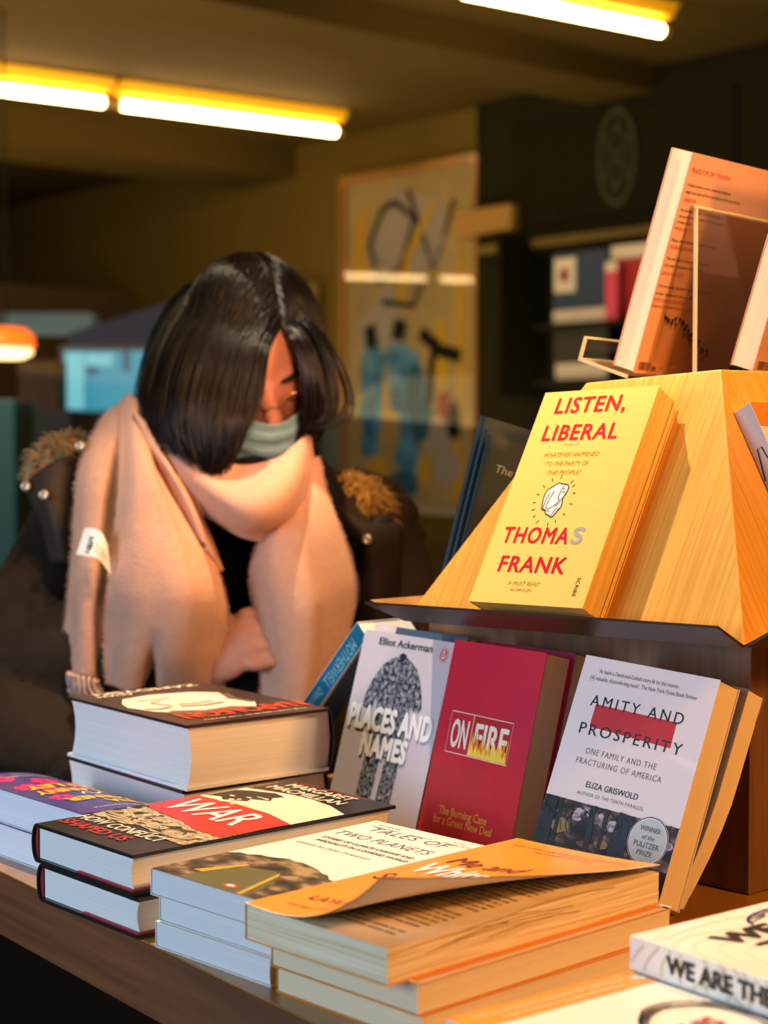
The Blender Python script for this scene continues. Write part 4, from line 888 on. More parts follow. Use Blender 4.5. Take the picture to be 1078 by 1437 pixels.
paperback('paperback_book', 'orange paperback at the bottom of the orange stack', mtx(V(-.0703, 1.106, -.3417), -vdir(43.0)[0], vdir(43.0)[1], ZD), .137, .250, .0182, ORG, page=PAGE_P, art=art_or, group='orange paperbacks')

# --- WE ARE THE WEATHER, and the scribbled book beside it
WCV = M('cream_contour_cover', '#f4efe2', .34, .4, coat=.2); CNT = PM('contour_print', '#ece3d2'); INK2 = PM('charcoal_ink', '#2c241c'); BLU = PM('indigo_ink', '#2e3170'); CNT2 = PM('contour_spine_print', '#ddd0b8')
def wave(c, W_, H_, m, fn=None, n=13, seed=1, cx=None, cy=None):
    r2 = random.Random(seed); cx = cx or W_*.35; cy = cy or H_*.55
    for k in range(1, n):
        rad = .012*k; pts = []
        for i in range(49):
            a = 2*pi*i/48; q = rad*(1+.16*sin(3*a+k*.3)+.09*sin(5*a-k*.5)); x, y = cx+q*cos(a), cy+q*sin(a)
            pts.append((x, y))
        run = []
        for p in pts:
            if 0 < p[0] < W_ and 0 < p[1] < H_: run.append(p)
            else:
                if len(run) > 2: c.stroke(run, .0022, Z1, m, fn)
                run = []
        if len(run) > 2: c.stroke(run, .0022, Z1, m, fn)
def art_wea(c, W_, H_, T_):
    wave(c, W_, H_, CNT, seed=2, n=16)
    c.text('WE ARE', .032, .200, .0180, INK2, .118, Z3, bold=.05); c.text('THE', .044, .174, .0180, INK2, .06, Z3, bold=.05); c.text('WEATHER', .030, .148, .0180, INK2, .135, Z3, bold=.05)
    for k in range(10):
        a = pi*(.05+.1*k); c.stroke([(.110+.026*cos(a)*.5, .228+.006*sin(a)), (.110+.032*cos(a), .221+.018*sin(a)), (.110+.034*cos(a), .219+.014*sin(a))], .0013, Z2, BLU)
    c.stroke([(.110+.034*cos(pi*t/12), .220+.018*sin(pi*t/12)) for t in range(13)], .0016, Z2, BLU)
def spine_wea(c, W_, H_, T_):
    f2 = lambda a, b2, z: (-z, b2, -T_+a)
    wave(c, T_, H_, CNT2, f2, 12, 3, .012, H_*.80); wave(c, T_, H_, CNT2, f2, 12, 3, .030, H_*.55)
    c.text('WE ARE THE WEATHER', T_*.27, H_-.030, .0102, INK2, .150, Z3, fn=f2, rot=-pi/2, bold=.045)
vw, uw = vdir(37); LW = V(.1475, 1.0135, 0); WH = .25
def wea(label, z, du, T_, a_, dv=0): paperback('paperback_book', label, mtx(V(LW.x, LW.y, z)-vw*(WH-dv)+uw*du, uw, vw, ZD), .178, WH, T_, WCV, page=PAGE, art=a_, spine_art=spine_wea, group='cream paperbacks with contour lines')
wea('cream paperback WE ARE THE WEATHER at the lower right, upper of its pair', -.2955, 0, .0205, art_wea)
wea('cream paperback hidden under the WE ARE THE WEATHER book', -.3163, .036, .0205, None, -.004)
wea('cream paperback resting on the table under the two contour-lined ones', -.3372, .037, .0226, None, -.003)
SCW = M('white_scribble_cover', '#f3ece2', .36, .4, coat=.2)
def art_scr(c, W_, H_, T_):
    c.rect(0, H_-.0235, W_, H_, Z1, ORG)
    c.text('THE LIFE-CHANGING MILLION-COPY BESTSELLER', .012, H_-.0105, .0042, CREAM, .115, Z2, bold=.01); c.text('THAT STARTED A GLOBAL MOVEMENT', .026, H_-.019, .0042, CREAM, .095, Z2, bold=.01)
    c.ell(.137, H_-.0118, .0065, .0058, Z2, CREAM, n=28); c.ell(.137, H_-.0118, .0055, .0048, Z3, GREY, n=28, w=.0007); c.stroke([(.134, H_-.010), (.1365, H_-.014), (.138, H_-.0095), (.140, H_-.013)], .0007, Z3, GREY)
    rr = random.Random(13)
    for k in range(9):
        rx = .037*rr.uniform(.88, 1.05); ry = .040*rr.uniform(.88, 1.05); ph = rr.uniform(0, 6); ox, oy = rr.uniform(-.004, .004), rr.uniform(-.004, .004); t0 = rr.uniform(0, 6)
        pts = [(.106+ox+rx*cos(t0+2*pi*i/60)*(1+.03*sin(3*(2*pi*i/60)+ph)), H_-.096+oy+ry*sin(t0+2*pi*i/60)) for i in range(58)]
        c.stroke(pts, .0009, Z3, INK2)
    c.text('THIS', .082, H_-.098, .0140, PM('crimson_ink', '#b01c34'), .036, Z2, bold=.03)
FB = V(.150, 1.014, 0); SW, SH = .175, .235
vs_, us_ = vdir(37)
for z, T_, du, lab, a_ in ((-.3168, .0205, .030, 'white paperback with an orange top strip and scribbled circle in the lower right corner', art_scr), (-.3376, .0222, .028, 'white paperback under the scribbled circle one in the lower right corner', None)):
    paperback('paperback_book', lab, mtx(V(FB.x, FB.y, z)-us_*(SW-du)-vs_*SH, us_, vs_, ZD), SW, SH, T_, SCW, page=PAGE, art=a_, group='white paperbacks with an orange strip')

# ------------------------------------------------------------------ the woman
SKIN = M('skin', '#c98a6c', .5, .4, var='#bb7a5c', vscale=(30, 30, 30), bump=.05); SKIN.node_tree.nodes['Principled BSDF'].inputs['Subsurface Weight'].default_value = .12
SKIN.node_tree.nodes['Principled BSDF'].inputs['Subsurface Radius'].default_value = (.02, .008, .004)
HF = V(.26, -.76, -.58).normalized(); HU = V(-.02, -.60, .80); HU = (HU-HF*HU.dot(HF)).normalized(); HR = HF.cross(HU)      # face forward, crown, face's own left... (HR points to the viewer's left)
HR = -HR if HR.x < 0 else HR                                   # sideways, towards the viewer's right
BR = at(382, 560, 2.035); HC = BR-HF*.098+HU*.000
def hp(r, u, f): return HC+HR*r+HU*u+HF*f
def to_bm(bm, vs, fs):
    v = [bm.verts.new(p) for p in vs]
    for f in fs:
        try: bm.faces.new([v[i] for i in f])
        except ValueError: pass
def sphere(fn, n=28, m=18):
    vs = [fn(0, 0, 1)]; fs = []
    for j in range(1, m):
        t = pi*j/m
        for i in range(n): a = 2*pi*i/n; vs.append(fn(sin(t)*cos(a), sin(t)*sin(a), cos(t)))
    vs.append(fn(0, 0, -1)); k = len(vs)-1
    for i in range(n): fs.append((0, 1+i, 1+(i+1) % n)); fs.append((k, 1+(m-2)*n+(i+1) % n, 1+(m-2)*n+i))
    for j in range(m-2):
        for i in range(n): a, b2 = 1+j*n+i, 1+j*n+(i+1) % n; fs.append((a, a+n, b2+n, b2))
    return vs, fs
def capsule(bm, p0, p1, r0, r1, n=14):
    p0, p1 = Vector(p0), Vector(p1); d = p1-p0; L = d.length; d.normalize(); a = d.orthogonal().normalized(); b2 = d.cross(a)
    pr = [(r0*sin(t), -r0*cos(t)) for t in (0.02, .5, 1.0)]+[(r0, 0), (r0*.5+r1*.5, L/2), (r1, L)]+[(r1*cos(t), L+r1*sin(t)) for t in (.55, 1.05, 1.55)]
    vs = [p0+d*h+(a*cos(2*pi*i/n)+b2*sin(2*pi*i/n))*r for r, h in pr for i in range(n)]
    m = len(pr); fs = [(k*n+i, k*n+(i+1) % n, (k+1)*n+(i+1) % n, (k+1)*n+i) for k in range(m-1) for i in range(n)]
    fs += [tuple(range(n-1, -1, -1)), tuple((m-1)*n+i for i in range(n))]; to_bm(bm, vs, fs)
def voxel(bm, name, size, mat, smooth=8, parent=None, disp=None):
    bmesh.ops.recalc_face_normals(bm, faces=bm.faces[:])
    me = bpy.data.meshes.new(name); bm.to_mesh(me); bm.free()
    o = bpy.data.objects.new(name, me); C.objects.link(o)
    r = o.modifiers.new('r', 'REMESH'); r.mode = 'VOXEL'; r.voxel_size = size
    s = o.modifiers.new('s', 'SMOOTH'); s.iterations = smooth; s.factor = .5
    dg = bpy.context.evaluated_depsgraph_get(); m2 = bpy.data.meshes.new_from_object(o.evaluated_get(dg))
    o.modifiers.clear(); o.data = m2; m2.name = name; bpy.data.meshes.remove(me)
    m2.materials.clear(); m2.materials.append(mat)
    for v in m2.vertices:
        if disp:
            v.co = v.co+disp(v.co, v.normal)
        v.co.z += CZ
    m2.polygons.foreach_set('use_smooth', [True]*len(m2.polygons)); m2.update()
    if parent: o.parent = parent; o.matrix_parent_inverse = parent.matrix_world.inverted()
    return o
bx = -.205; by = 2.20
woman = empty('person', (bx, by, -CZ), 'woman in pink wool scarf, blue face mask and dark coat looking down', 'person')
def wm(o): o.parent = woman; o.matrix_parent_inverse = Matrix.Translation((bx, by, 0)).inverted(); return o
bm = bmesh.new()
def headf(x, y, z):
    r, f, u = x*.074, y*.094, z*.112
    if z < -.1: k = min(1, (-.1-z)/.9); r *= 1-.34*k*k; f = f*(1-.10*k)+.012*k*(1 if y > 0 else -.6)
    if y > .55 and z > .05: f -= .006*(y-.55)*2
    if z > 0 and y < 0: f *= 1.08
    return hp(r, u, f)
to_bm(bm, *sphere(headf, 36, 26))
for s in (-1, 1):                                             # brow ridges, cheeks, lids, ears
    capsule(bm, hp(s*.014, .016, .083), hp(s*.045, .018, .070), .009, .008)
    to_bm(bm, *sphere(lambda x, y, z: hp(s*.034+x*.0155, -.006+z*.011, .073+y*.013)))
    to_bm(bm, *sphere(lambda x, y, z: hp(s*.042+x*.022, -.040+z*.020, .062+y*.018)))
    to_bm(bm, *sphere(lambda x, y, z: hp(s*.077+x*.008, -.012+z*.030, -.004+y*.018)))
capsule(bm, hp(0, .010, .086), hp(0, -.034, .108), .0085, .0115); to_bm(bm, *sphere(lambda x, y, z: hp(x*.016, -.040+z*.010, .100+y*.014)))
to_bm(bm, *sphere(lambda x, y, z: hp(x*.024, -.074+z*.008, .088+y*.010))); to_bm(bm, *sphere(lambda x, y, z: hp(x*.022, -.100+z*.016, .080+y*.018)))
ns = V(-.195, 2.19, -.06)
capsule(bm, hp(0, -.055, -.015), ns, .056, .062)
ch = V(bx, by, -.20); pel = V(bx-.02, by+.06, -.62)
capsule(bm, ns-ZD*.02, ch, .09, .135); capsule(bm, ch, pel, .14, .15)
for s in (-1, 1):
    sh_ = V(bx+s*.165, by-.005, -.115); capsule(bm, ns-ZD*.04, sh_, .07, .062)
    hip = V(bx-.02+s*.085, by+.06, -.62); kn = V(bx-.02+s*.095, by+.03, -.92); an = V(bx-.02+s*.10, by+.08, -1.26)
    capsule(bm, pel, hip, .13, .10); capsule(bm, hip, kn, .095, .06); capsule(bm, kn, an, .06, .042); capsule(bm, an-ZD*.03, an+V(0, -.14, -.05), .038, .03)
# viewer-left arm: elbow out at the left, forearm forward; its hand shows between the scarf ends
S1, EL1, WR1 = V(bx-.165, by-.005, -.115), at(28, 925, 2.08), at(262, 925, 1.985)
capsule(bm, S1, EL1, .052, .044); capsule(bm, EL1, WR1, .044, .030)
S2, EL2, WR2 = V(bx+.165, by-.005, -.115), V(.045, 2.17, -.36), V(-.055, 2.05, -.40)
capsule(bm, S2, EL2, .052, .044); capsule(bm, EL2, WR2, .044, .030)
def hand(W0, dirv, up, sc=1.0, curl=.9, thumb=1):
    d = Vector(dirv).normalized(); up = Vector(up); up = (up-d*up.dot(d)).normalized(); sd = d.cross(up)
    K = W0+d*.085*sc
    to_bm(bm, *sphere(lambda x, y, z: W0+d*(.048+x*.052)*sc+sd*y*.014*sc+up*z*.040*sc, 20, 14)); capsule(bm, W0-d*.01, W0+d*.03, .027*sc, .028*sc)
    for i, L in enumerate((.040, .045, .042, .033)):
        o0 = K+up*(.030-.020*i)*sc; a = curl; cd = d; p = o0; r = (.0098, .0100, .0096, .0085)[i]*sc
        for k, (l, t) in enumerate(((L, .35), (L*.62, .95), (L*.5, .8))):
            ang = t*a; cd = (cd*cos(ang)+sd*sin(ang)*thumb).normalized(); q = p+cd*l*sc; capsule(bm, p, q, r, r*.92, 10); p = q; r *= .92
    t0 = W0+d*.022*sc+up*.030*sc+sd*.010*thumb; t1 = t0+(d*.6+up*.5+sd*.5*thumb).normalized()*.040*sc; t2 = t1+(d*.9+sd*.5*thumb).normalized()*.030*sc
    capsule(bm, t0, t1, .0125*sc, .0108*sc, 10); capsule(bm, t1, t2, .0105*sc, .009*sc, 10)
hand(WR1, at(345, 900, 1.955)-WR1, V(.1, .2, 1), 1.0, .75, -1)
hand(WR2, V(-.6, -.6, -.2), V(0, 0, 1), 1.0, .8, 1)
wm(voxel(bm, 'body', .0042, SKIN, 5))

# coat
COAT = M('dark_coat', '#2e2015', .75, .15, var='#23180f', vscale=(12, 12, 12), bump=.15, bscale=500, sheen=.15)
bm = bmesh.new()
def wr(co, n): return n*(.010*noise.noise(co*9)+.006*noise.noise(co*V(26, 26, 14)))
capsule(bm, V(bx, by+.01, -.17), V(bx-.01, by+.03, -.45), .168, .178, 24); capsule(bm, V(bx-.01, by+.03, -.45), V(bx-.02, by+.05, -.80), .180, .20, 24)
for s, (S, E_, Wr) in ((-1, (S1, EL1, WR1)), (1, (S2, EL2, WR2))):
    capsule(bm, V(bx+s*.07, by+.02, -.125), S, .10, .082, 18); capsule(bm, S, E_, .085, .074, 18); capsule(bm, E_, Wr+(E_-Wr)*.18, .074, .050, 18)
capsule(bm, at(25, 1045, 2.03), at(185, 1090, 1.96), .085, .06, 18); capsule(bm, at(-40, 1000, 2.1), at(30, 1080, 2.05), .12, .10, 18); capsule(bm, at(25, 870, 2.1), at(-20, 1060, 2.1), .07, .10, 18)
coat = wm(voxel(bm, 'coat', .008, COAT, 6, disp=wr))
def sub(o, par=None):
    par = par or coat; o.parent = par; o.matrix_parent_inverse = (Matrix.Translation((bx, by, 0)) if par is coat else Matrix.Identity(4)).inverted() if False else Matrix.Translation((-bx, -by, 0)) if False else Matrix.Identity(4); return o
def loft(rows, na, nb, thick, mat, name, fold=None, sub_=None):
    b = MB(); R = len(rows)
    def S(a, t):
        pts = [catmull(r, a) for r in rows]; return catmull(pts, t)
    P = [[S(i/na, j/nb) for i in range(na+1)] for j in range(nb+1)]
    Nn = [[None]*(na+1) for _ in range(nb+1)]
    for j in range(nb+1):
        for i in range(na+1):
            du = P[j][min(i+1, na)]-P[j][max(i-1, 0)]; dv = P[min(j+1, nb)][i]-P[max(j-1, 0)][i]; n = du.cross(dv)
            n = n.normalized() if n.length > 1e-12 else V(0, -1, 0)
            if n.y > 0: n = -n
            Nn[j][i] = n
    if fold:
        P = [[P[j][i]+Nn[j][i]*fold(i/na, j/nb, P[j][i]) for i in range(na+1)] for j in range(nb+1)]
    n1 = na+1; vs = []
    for s in (0, 1):
        for j in range(nb+1):
            for i in range(na+1): vs.append(P[j][i]-Nn[j][i]*thick*s)
    o = (nb+1)*n1; fs = []
    for j in range(nb):
        for i in range(na):
            a = j*n1+i; fs.append((a, a+n1, a+n1+1, a+1)); fs.append((o+a, o+a+1, o+a+n1+1, o+a+n1))
    for j in range(nb):
        a = j*n1; fs.append((a, o+a, o+a+n1, a+n1)); a = j*n1+na; fs.append((a, a+n1, o+a+n1, o+a))
    for i in range(na):
        a = i; fs.append((a, a+1, o+a+1, o+a)); a = nb*n1+i; fs.append((a, o+a, o+a+1, a+1))
    b.add(vs, fs, mat); return b, P, Nn
def rows_(L): return [[at(*p) for p in r] for r in L]
# hood edges and lapels
LAP = M('coat_lining', '#3a2a1e', .65, .3, bump=.1, bscale=400)
BLK = M('black_knit', '#0e0c0b', .85, .2, bump=.2, bscale=600)
b, P, N_ = loft(rows_([[(34, 680, 2.10), (62, 655, 2.08), (95, 640, 2.09), (118, 645, 2.12)], [(42, 705, 2.08), (65, 690, 2.055), (90, 690, 2.06), (112, 700, 2.08)], [(58, 740, 2.07), (75, 735, 2.045), (95, 735, 2.05), (112, 745, 2.07)], [(70, 790, 2.07), (85, 790, 2.05), (98, 790, 2.05), (112, 795, 2.06)]]), 14, 18, .012, LAP, 'hood_flap')
wm_l = b.build('hood_flap', coat, True, world=True)
b, P, N_ = loft(rows_([[(440, 640, 2.14), (456, 655, 2.12), (470, 690, 2.10)], [(465, 690, 2.10), (490, 720, 2.075), (530, 735, 2.10)], [(480, 735, 2.07), (515, 745, 2.05), (562, 735, 2.09)], [(495, 790, 2.07), (525, 800, 2.05), (565, 790, 2.08)], [(500, 860, 2.07), (530, 870, 2.05), (560, 860, 2.08)], [(500, 930, 2.08), (530, 940, 2.06), (558, 930, 2.09)]]), 14, 24, .012, COAT, 'lapel')
wm_r = b.build('hood_flap', coat, True, world=True)
b, P, N_ = loft(rows_([[(436, 615, 2.13), (452, 640, 2.12), (470, 665, 2.13)], [(452, 660, 2.10), (475, 690, 2.09), (498, 720, 2.10)], [(470, 720, 2.08), (492, 745, 2.07), (515, 760, 2.08)]]), 10, 12, .02, BLK, 'x')
wm_c = b.build('inner_collar', coat, True, world=True)
SNAP = M('snap_metal', '#d8c8a8', .3, .5, metal=.8)
for par, (px, py, d) in ((wm_l, (61, 695, 2.04)), (wm_l, (36, 683, 2.075)), (wm_r, (515, 757, 2.032)), (wm_l, (112, 626, 2.06))):
    c_ = at(px, py, d); b = MB(); b.lathe([(.0, .0005), (.0016, .0006), (.0030, .0018), (.0050, .0018), (.0058, .0), (.0058, -.010)], SNAP, 18, lambda x, y, z: tuple(c_+V(1, 0, 0)*x+ZD*y-V(0, 1, 0)*z)); b.build('snap_button', par, True, world=True)
# fur trim
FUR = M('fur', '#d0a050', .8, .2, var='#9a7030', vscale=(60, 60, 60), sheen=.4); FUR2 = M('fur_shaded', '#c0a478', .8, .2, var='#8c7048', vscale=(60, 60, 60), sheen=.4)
def fur(path, r, n, mat, seed, L=.022, grav=.3):
    b = MB(); rr = random.Random(seed); path = [at(*p) for p in path]
    b.tube([catmull(path, t/16) for t in range(17)], r, mat, 12, True, lambda t: .55+.45*sin(pi*min(1, max(0, t))))
    for k in range(n):
        t = rr.random(); c0 = catmull(path, t); d = V(rr.gauss(0, 1), rr.gauss(-.3, 1), rr.gauss(.3, 1)).normalized()
        p0 = c0+d*r*(.5+.45*sin(pi*t)); dd = (d+V(rr.gauss(0, .4), rr.gauss(0, .4), rr.gauss(0, .4))).normalized(); l = L*rr.uniform(.5, 1.2)
        b.tube([p0, p0+dd*l*.5, p0+dd*l-ZD*l*grav], .0016, mat, 3, True, lambda t: 1-.9*t)
    return b.build('fur_trim', coat, True, world=True)
fur([(58, 668, 2.12), (72, 646, 2.12), (100, 634, 2.14), (128, 636, 2.16)], .020, 900, FUR2, 1)
fur([(484, 690, 2.15), (500, 698, 2.14), (520, 714, 2.14), (538, 730, 2.15)], .024, 1100, FUR, 2)
TRS = M('black_trousers', '#14130f', .8, .2); BOOT = M('black_boot', '#0f0d0b', .5, .4)
bm = bmesh.new()
for s in (-1, 1):
    hip = V(bx-.02+s*.085, by+.06, -.66); kn = V(bx-.02+s*.095, by+.03, -.92); an = V(bx-.02+s*.10, by+.08, -1.24)
    capsule(bm, hip, kn, .108, .076); capsule(bm, kn, an, .076, .060)
wm(voxel(bm, 'trousers', .008, TRS, 4))
for s in (-1, 1):
    bm = bmesh.new(); an = V(bx-.02+s*.10, by+.08, -1.24); capsule(bm, an+ZD*.02, an-ZD*.035, .062, .055); capsule(bm, an-ZD*.045, an+V(0, -.15, -.05), .045, .040); wm(voxel(bm, 'boot', .006, BOOT, 3))

# black roll-neck under the scarf and chin
bm = bmesh.new(); capsule(bm, at(352, 705, 2.07), V(-.195, 2.17, -.14), .058, .10, 20); capsule(bm, at(338, 800, 2.05), at(342, 960, 2.04), .05, .06, 16); wm(voxel(bm, 'roll_neck', .007, BLK, 4))

# scarf
SCF = M('pink_wool', '#d2a084', .95, .1, var='#c69278', vscale=(90, 90, 90), vamt=.8, bump=.55, bscale=420, sheen=.7)
def foldf(k, amp, seed=0):
    return lambda a, t, p: amp*(.6*sin(2*pi*(k*a+.35*sin(3*t+seed)))*min(1, .35+t)+.9*noise.noise(V(p.x*9+seed, p.z*5, seed))+.35*noise.noise(V(p.x*30, p.z*16, seed+3)))
wrap_rows = []
cols = [((176, 566, 2.13), (196, 655, 2.10)), ((212, 606, 2.03), (250, 700, 2.015)), ((268, 640, 1.965), (298, 726, 1.955)), ((330, 667, 1.93), (348, 747, 1.925)), ((386, 651, 1.94), (398, 742, 1.935)), ((424, 620, 1.98), (432, 712, 1.97)), ((443, 598, 2.07), (447, 672, 2.05))]
def lerp3(a, b2, t, dd=0, dy=0): return (a[0]+(b2[0]-a[0])*t, a[1]+(b2[1]-a[1])*t+dy, a[2]+(b2[2]-a[2])*t+dd)
for t, dd, dy in ((-.0, .075, 10), (0, .02, 0), (.12, -.004, 0), (.35, -.022, 0), (.65, -.026, 0), (.9, -.006, 0), (1, .02, 0), (1, .06, -8)):
    wrap_rows.append([lerp3(a, b2, t, dd, dy) for a, b2 in cols])
scf = None
def scarf_piece(rows, na, nb, th, fold, name, parent):
    b, P, N_ = loft(rows_(rows), na, nb, th, SCF, name, fold)
    o = b.build(name, None, True, world=True)
    if parent is None: wm(o)
    else: o.parent = parent; o.matrix_parent_inverse = Matrix.Translation((-bx, -by, 0))
    return o, P, N_
b1, P1, n1_ = loft(rows_(wrap_rows), 60, 26, .008, SCF, 'scarf', lambda a, t, p: .006*noise.noise(V(p.x*10, p.z*10, 4))+.004*sin(9*a+5*t))
A_ = [[(146, 584, 2.12), (160, 568, 2.11), (178, 558, 2.11), (192, 580, 2.09)], [(112, 660, 2.04), (132, 655, 2.01), (152, 655, 2.0), (166, 668, 2.02)], [(98, 760, 2.0), (118, 757, 1.975), (142, 757, 1.965), (160, 768, 1.985)], [(88, 860, 1.985), (108, 858, 1.96), (132, 860, 1.955), (151, 868, 1.975)], [(83, 938, 1.985), (104, 944, 1.962), (128, 950, 1.955), (148, 958, 1.97)]]
A_ = [[(x, y, d+.016) for x, y, d in r] for r in A_]
b2_, P2, n2_ = loft(rows_(A_), 24, 48, .008, SCF, 'scarf', foldf(1.0, .006, 2))
B_ = [[(168, 562, 2.11), (182, 553, 2.11), (203, 573, 2.08), (222, 612, 2.04)], [(163, 655, 2.005), (192, 640, 1.98), (222, 655, 1.97), (262, 708, 1.99)], [(158, 745, 1.97), (195, 735, 1.935), (248, 748, 1.925), (300, 785, 1.955)], [(154, 830, 1.955), (198, 830, 1.912), (262, 835, 1.902), (322, 850, 1.945)], [(151, 905, 1.96), (192, 908, 1.925), (255, 912, 1.915), (328, 905, 1.955)], [(153, 958, 1.965), (195, 966, 1.95), (255, 968, 1.95), (316, 966, 1.965)]]
def foldB(a, t, p):
    f = foldf(1.4, .006, 5)(a, t, p)
    g = math.exp(-((a-.42-.16*(1-t))/.05)**2); f -= .024*g*max(0, t-.72)/.28              # dent near the hem
    g2 = math.exp(-((a-.74-.05*t)/.07)**2); f -= .012*g2*max(0, .75-t)
    f += .010*math.exp(-((a-.25)/.12)**2)*max(0, t-.7)/.3
    return f
b3_, P3, n3_ = loft(rows_(B_), 60, 70, .008, SCF, 'scarf', foldB)
C_ = [[(398, 700, 2.0), (412, 672, 2.0), (430, 648, 2.01), (447, 640, 2.04)], [(370, 745, 1.975), (395, 725, 1.955), (428, 705, 1.955), (464, 705, 1.99)], [(354, 795, 1.965), (395, 785, 1.93), (440, 778, 1.925), (493, 782, 1.975)], [(356, 850, 1.96), (400, 850, 1.922), (450, 845, 1.915), (502, 838, 1.97)], [(362, 920, 1.96), (400, 920, 1.925), (445, 918, 1.92), (491, 910, 1.965)], [(364, 985, 1.96), (398, 992, 1.935), (438, 994, 1.935), (474, 990, 1.965)]]
b4_, P4, n4_ = loft(rows_(C_), 44, 60, .008, SCF, 'scarf', lambda a, t, p: foldf(1.1, .006, 8)(a, t, p)+.008*math.exp(-((a-.3)/.2)**2)*(1-t)-.006*math.exp(-((a-.75)/.12)**2))
D_ = [[(186, 575, 2.05), (205, 592, 2.035), (222, 612, 2.02)], [(215, 640, 1.99), (235, 650, 1.975), (262, 690, 1.98)], [(240, 690, 1.965), (262, 700, 1.95), (292, 745, 1.965)], [(268, 750, 1.955), (290, 765, 1.94), (315, 800, 1.955)]]
b5_, P5, n5_ = loft(rows_(D_), 18, 40, .010, SCF, 'scarf', foldf(.8, .003, 9))
scb = MB()
for q in (b1, b2_, b3_, b4_, b5_): scb.add(q.v, q.f, SCF)
# fuzzy nap: short fibres standing off the wool
rr = random.Random(21)
FZ = M('wool_fibre', '#dcb4a2', .95, .1)
for Pq, Nq, cnt in ((P2, n2_, 1300), (P3, n3_, 1300), (P4, n4_, 1300)):
    h_n, w_n = len(Pq)-1, len(Pq[0])-1
    for k in range(cnt):
        j = rr.randrange(h_n); i = rr.randrange(w_n) if rr.random() < .05 else rr.choice([0, w_n-1])
        p = Pq[j][i].lerp(Pq[j+1][i+1], rr.random()); d = (Nq[j][i]+V(rr.gauss(0, .7), rr.gauss(0, .4), rr.gauss(-.2, .6))).normalized()
        l = rr.uniform(.002, .0048); scb.tube([p, p+d*l], .00017, FZ, 3, False)
scarf = wm(scb.build('scarf', None, True, world=True))
def sc_child(o): o.parent = scarf; return o
for k in range(11):                                           # twisted fringe
    e = P2[-1][int(1+k*2.1)]; b = MB(); n0 = random.Random(k); ln = n0.uniform(.042, .055); pts = []
    for q in range(15): t = q/14; pts.append((e.x+.012*t*t*(1+.2*k)+.0008*sin(t*14+k), e.y-.004+.0008*cos(t*14+k), e.z-ln*t))
    b.tube(pts, .0022, FZ, 5, True, lambda t: 1-.4*t); sc_child(b.build('fringe', None, True, world=True))
# care label on the scarf
LBL = M('white_label', '#e9e6de', .6, .3); LINK = PM('label_ink', '#2a2a2c')
L0 = rows_([[(119, 741, 1.958), (133, 742, 1.945), (144, 750, 1.94), (151, 764, 1.946)], [(113, 760, 1.952), (128, 762, 1.936), (143, 768, 1.932), (153, 784, 1.942)], [(107, 778, 1.945), (122, 780, 1.928), (138, 784, 1.926), (155, 806, 1.94)]])
def lblf(a, t): return catmull([catmull(r, a) for r in L0], t)
b = MB(); b.gridf(lambda a, t: tuple(lblf(a, t)), 14, 10, LBL); b.gridf(lambda a, t: tuple(lblf(a, t)+V(0, .0009, 0)), 14, 10, LBL)
ltx = lambda x, y, z: tuple(lblf(min(max(x, 0), 1), min(max(1-y, 0), 1))-V(0, .0006, 0))
b.text('H&M', .40, .10, .17, LINK, .62, 0, fn=ltx, rot=pi/2, bold=.03)
for k in range(4): b.stroke([(.52+.10*k, .12+.03*k), (.52+.10*k, .62-.05*k)], .035, 0, PM('label_grey', '#8d8a80'), ltx)
sc_child(b.build('care_label', None, True, world=True))

# face mask
MSK = M('mask_blue', '#a2d4e0', .75, .2, var='#94c8d8', vscale=(200, 200, 200), bump=.1, bscale=900)
def maskp(a, t):                                              # a -1..1 across, t 0 top .. 1 bottom
    u = -.020-.092*t; w = .066-.010*t
    r = w*sin(a*1.25)/sin(1.25)
    f = .124-.014*t-.080*(a*a)*(1-.15*t)-.030*max(0, t-.75)
    if t < .35: f -= .010*min(1, abs(a)*2.2)*(1-t/.35)
    f += .0022*(1 if int(t*7) % 2 else -.3)*(1-a*a)*(.12 < t < .9)
    return hp(r, u, f)
b = MB(); b.gridf(lambda a, t: tuple(maskp(2*a-1, t)), 32, 36, MSK); b.gridf(lambda a, t: tuple(maskp(2*a-1, t)-HF*.0015), 32, 36, MSK)
mask = wm(b.build('face_mask', None, True, world=True))
b = MB(); b.tube([maskp(-1+2*k/20, 0)+HF*.0006 for k in range(21)], .0011, MSK, 6); o = b.build('mask_rim', None, True, world=True); o.parent = mask
for s in (-1, 1):
    b = MB(); e = hp(s*.080, -.015, -.012); p0, p1 = maskp(s*.97, .05), maskp(s*.97, .95)
    b.tube([catmull([p0, (p0+e)/2+HR*s*.008, e, (p1+e)/2+HR*s*.006, p1], k/16) for k in range(17)], .0011, MSK, 6); o = b.build('ear_loop', None, True, world=True); o.parent = mask
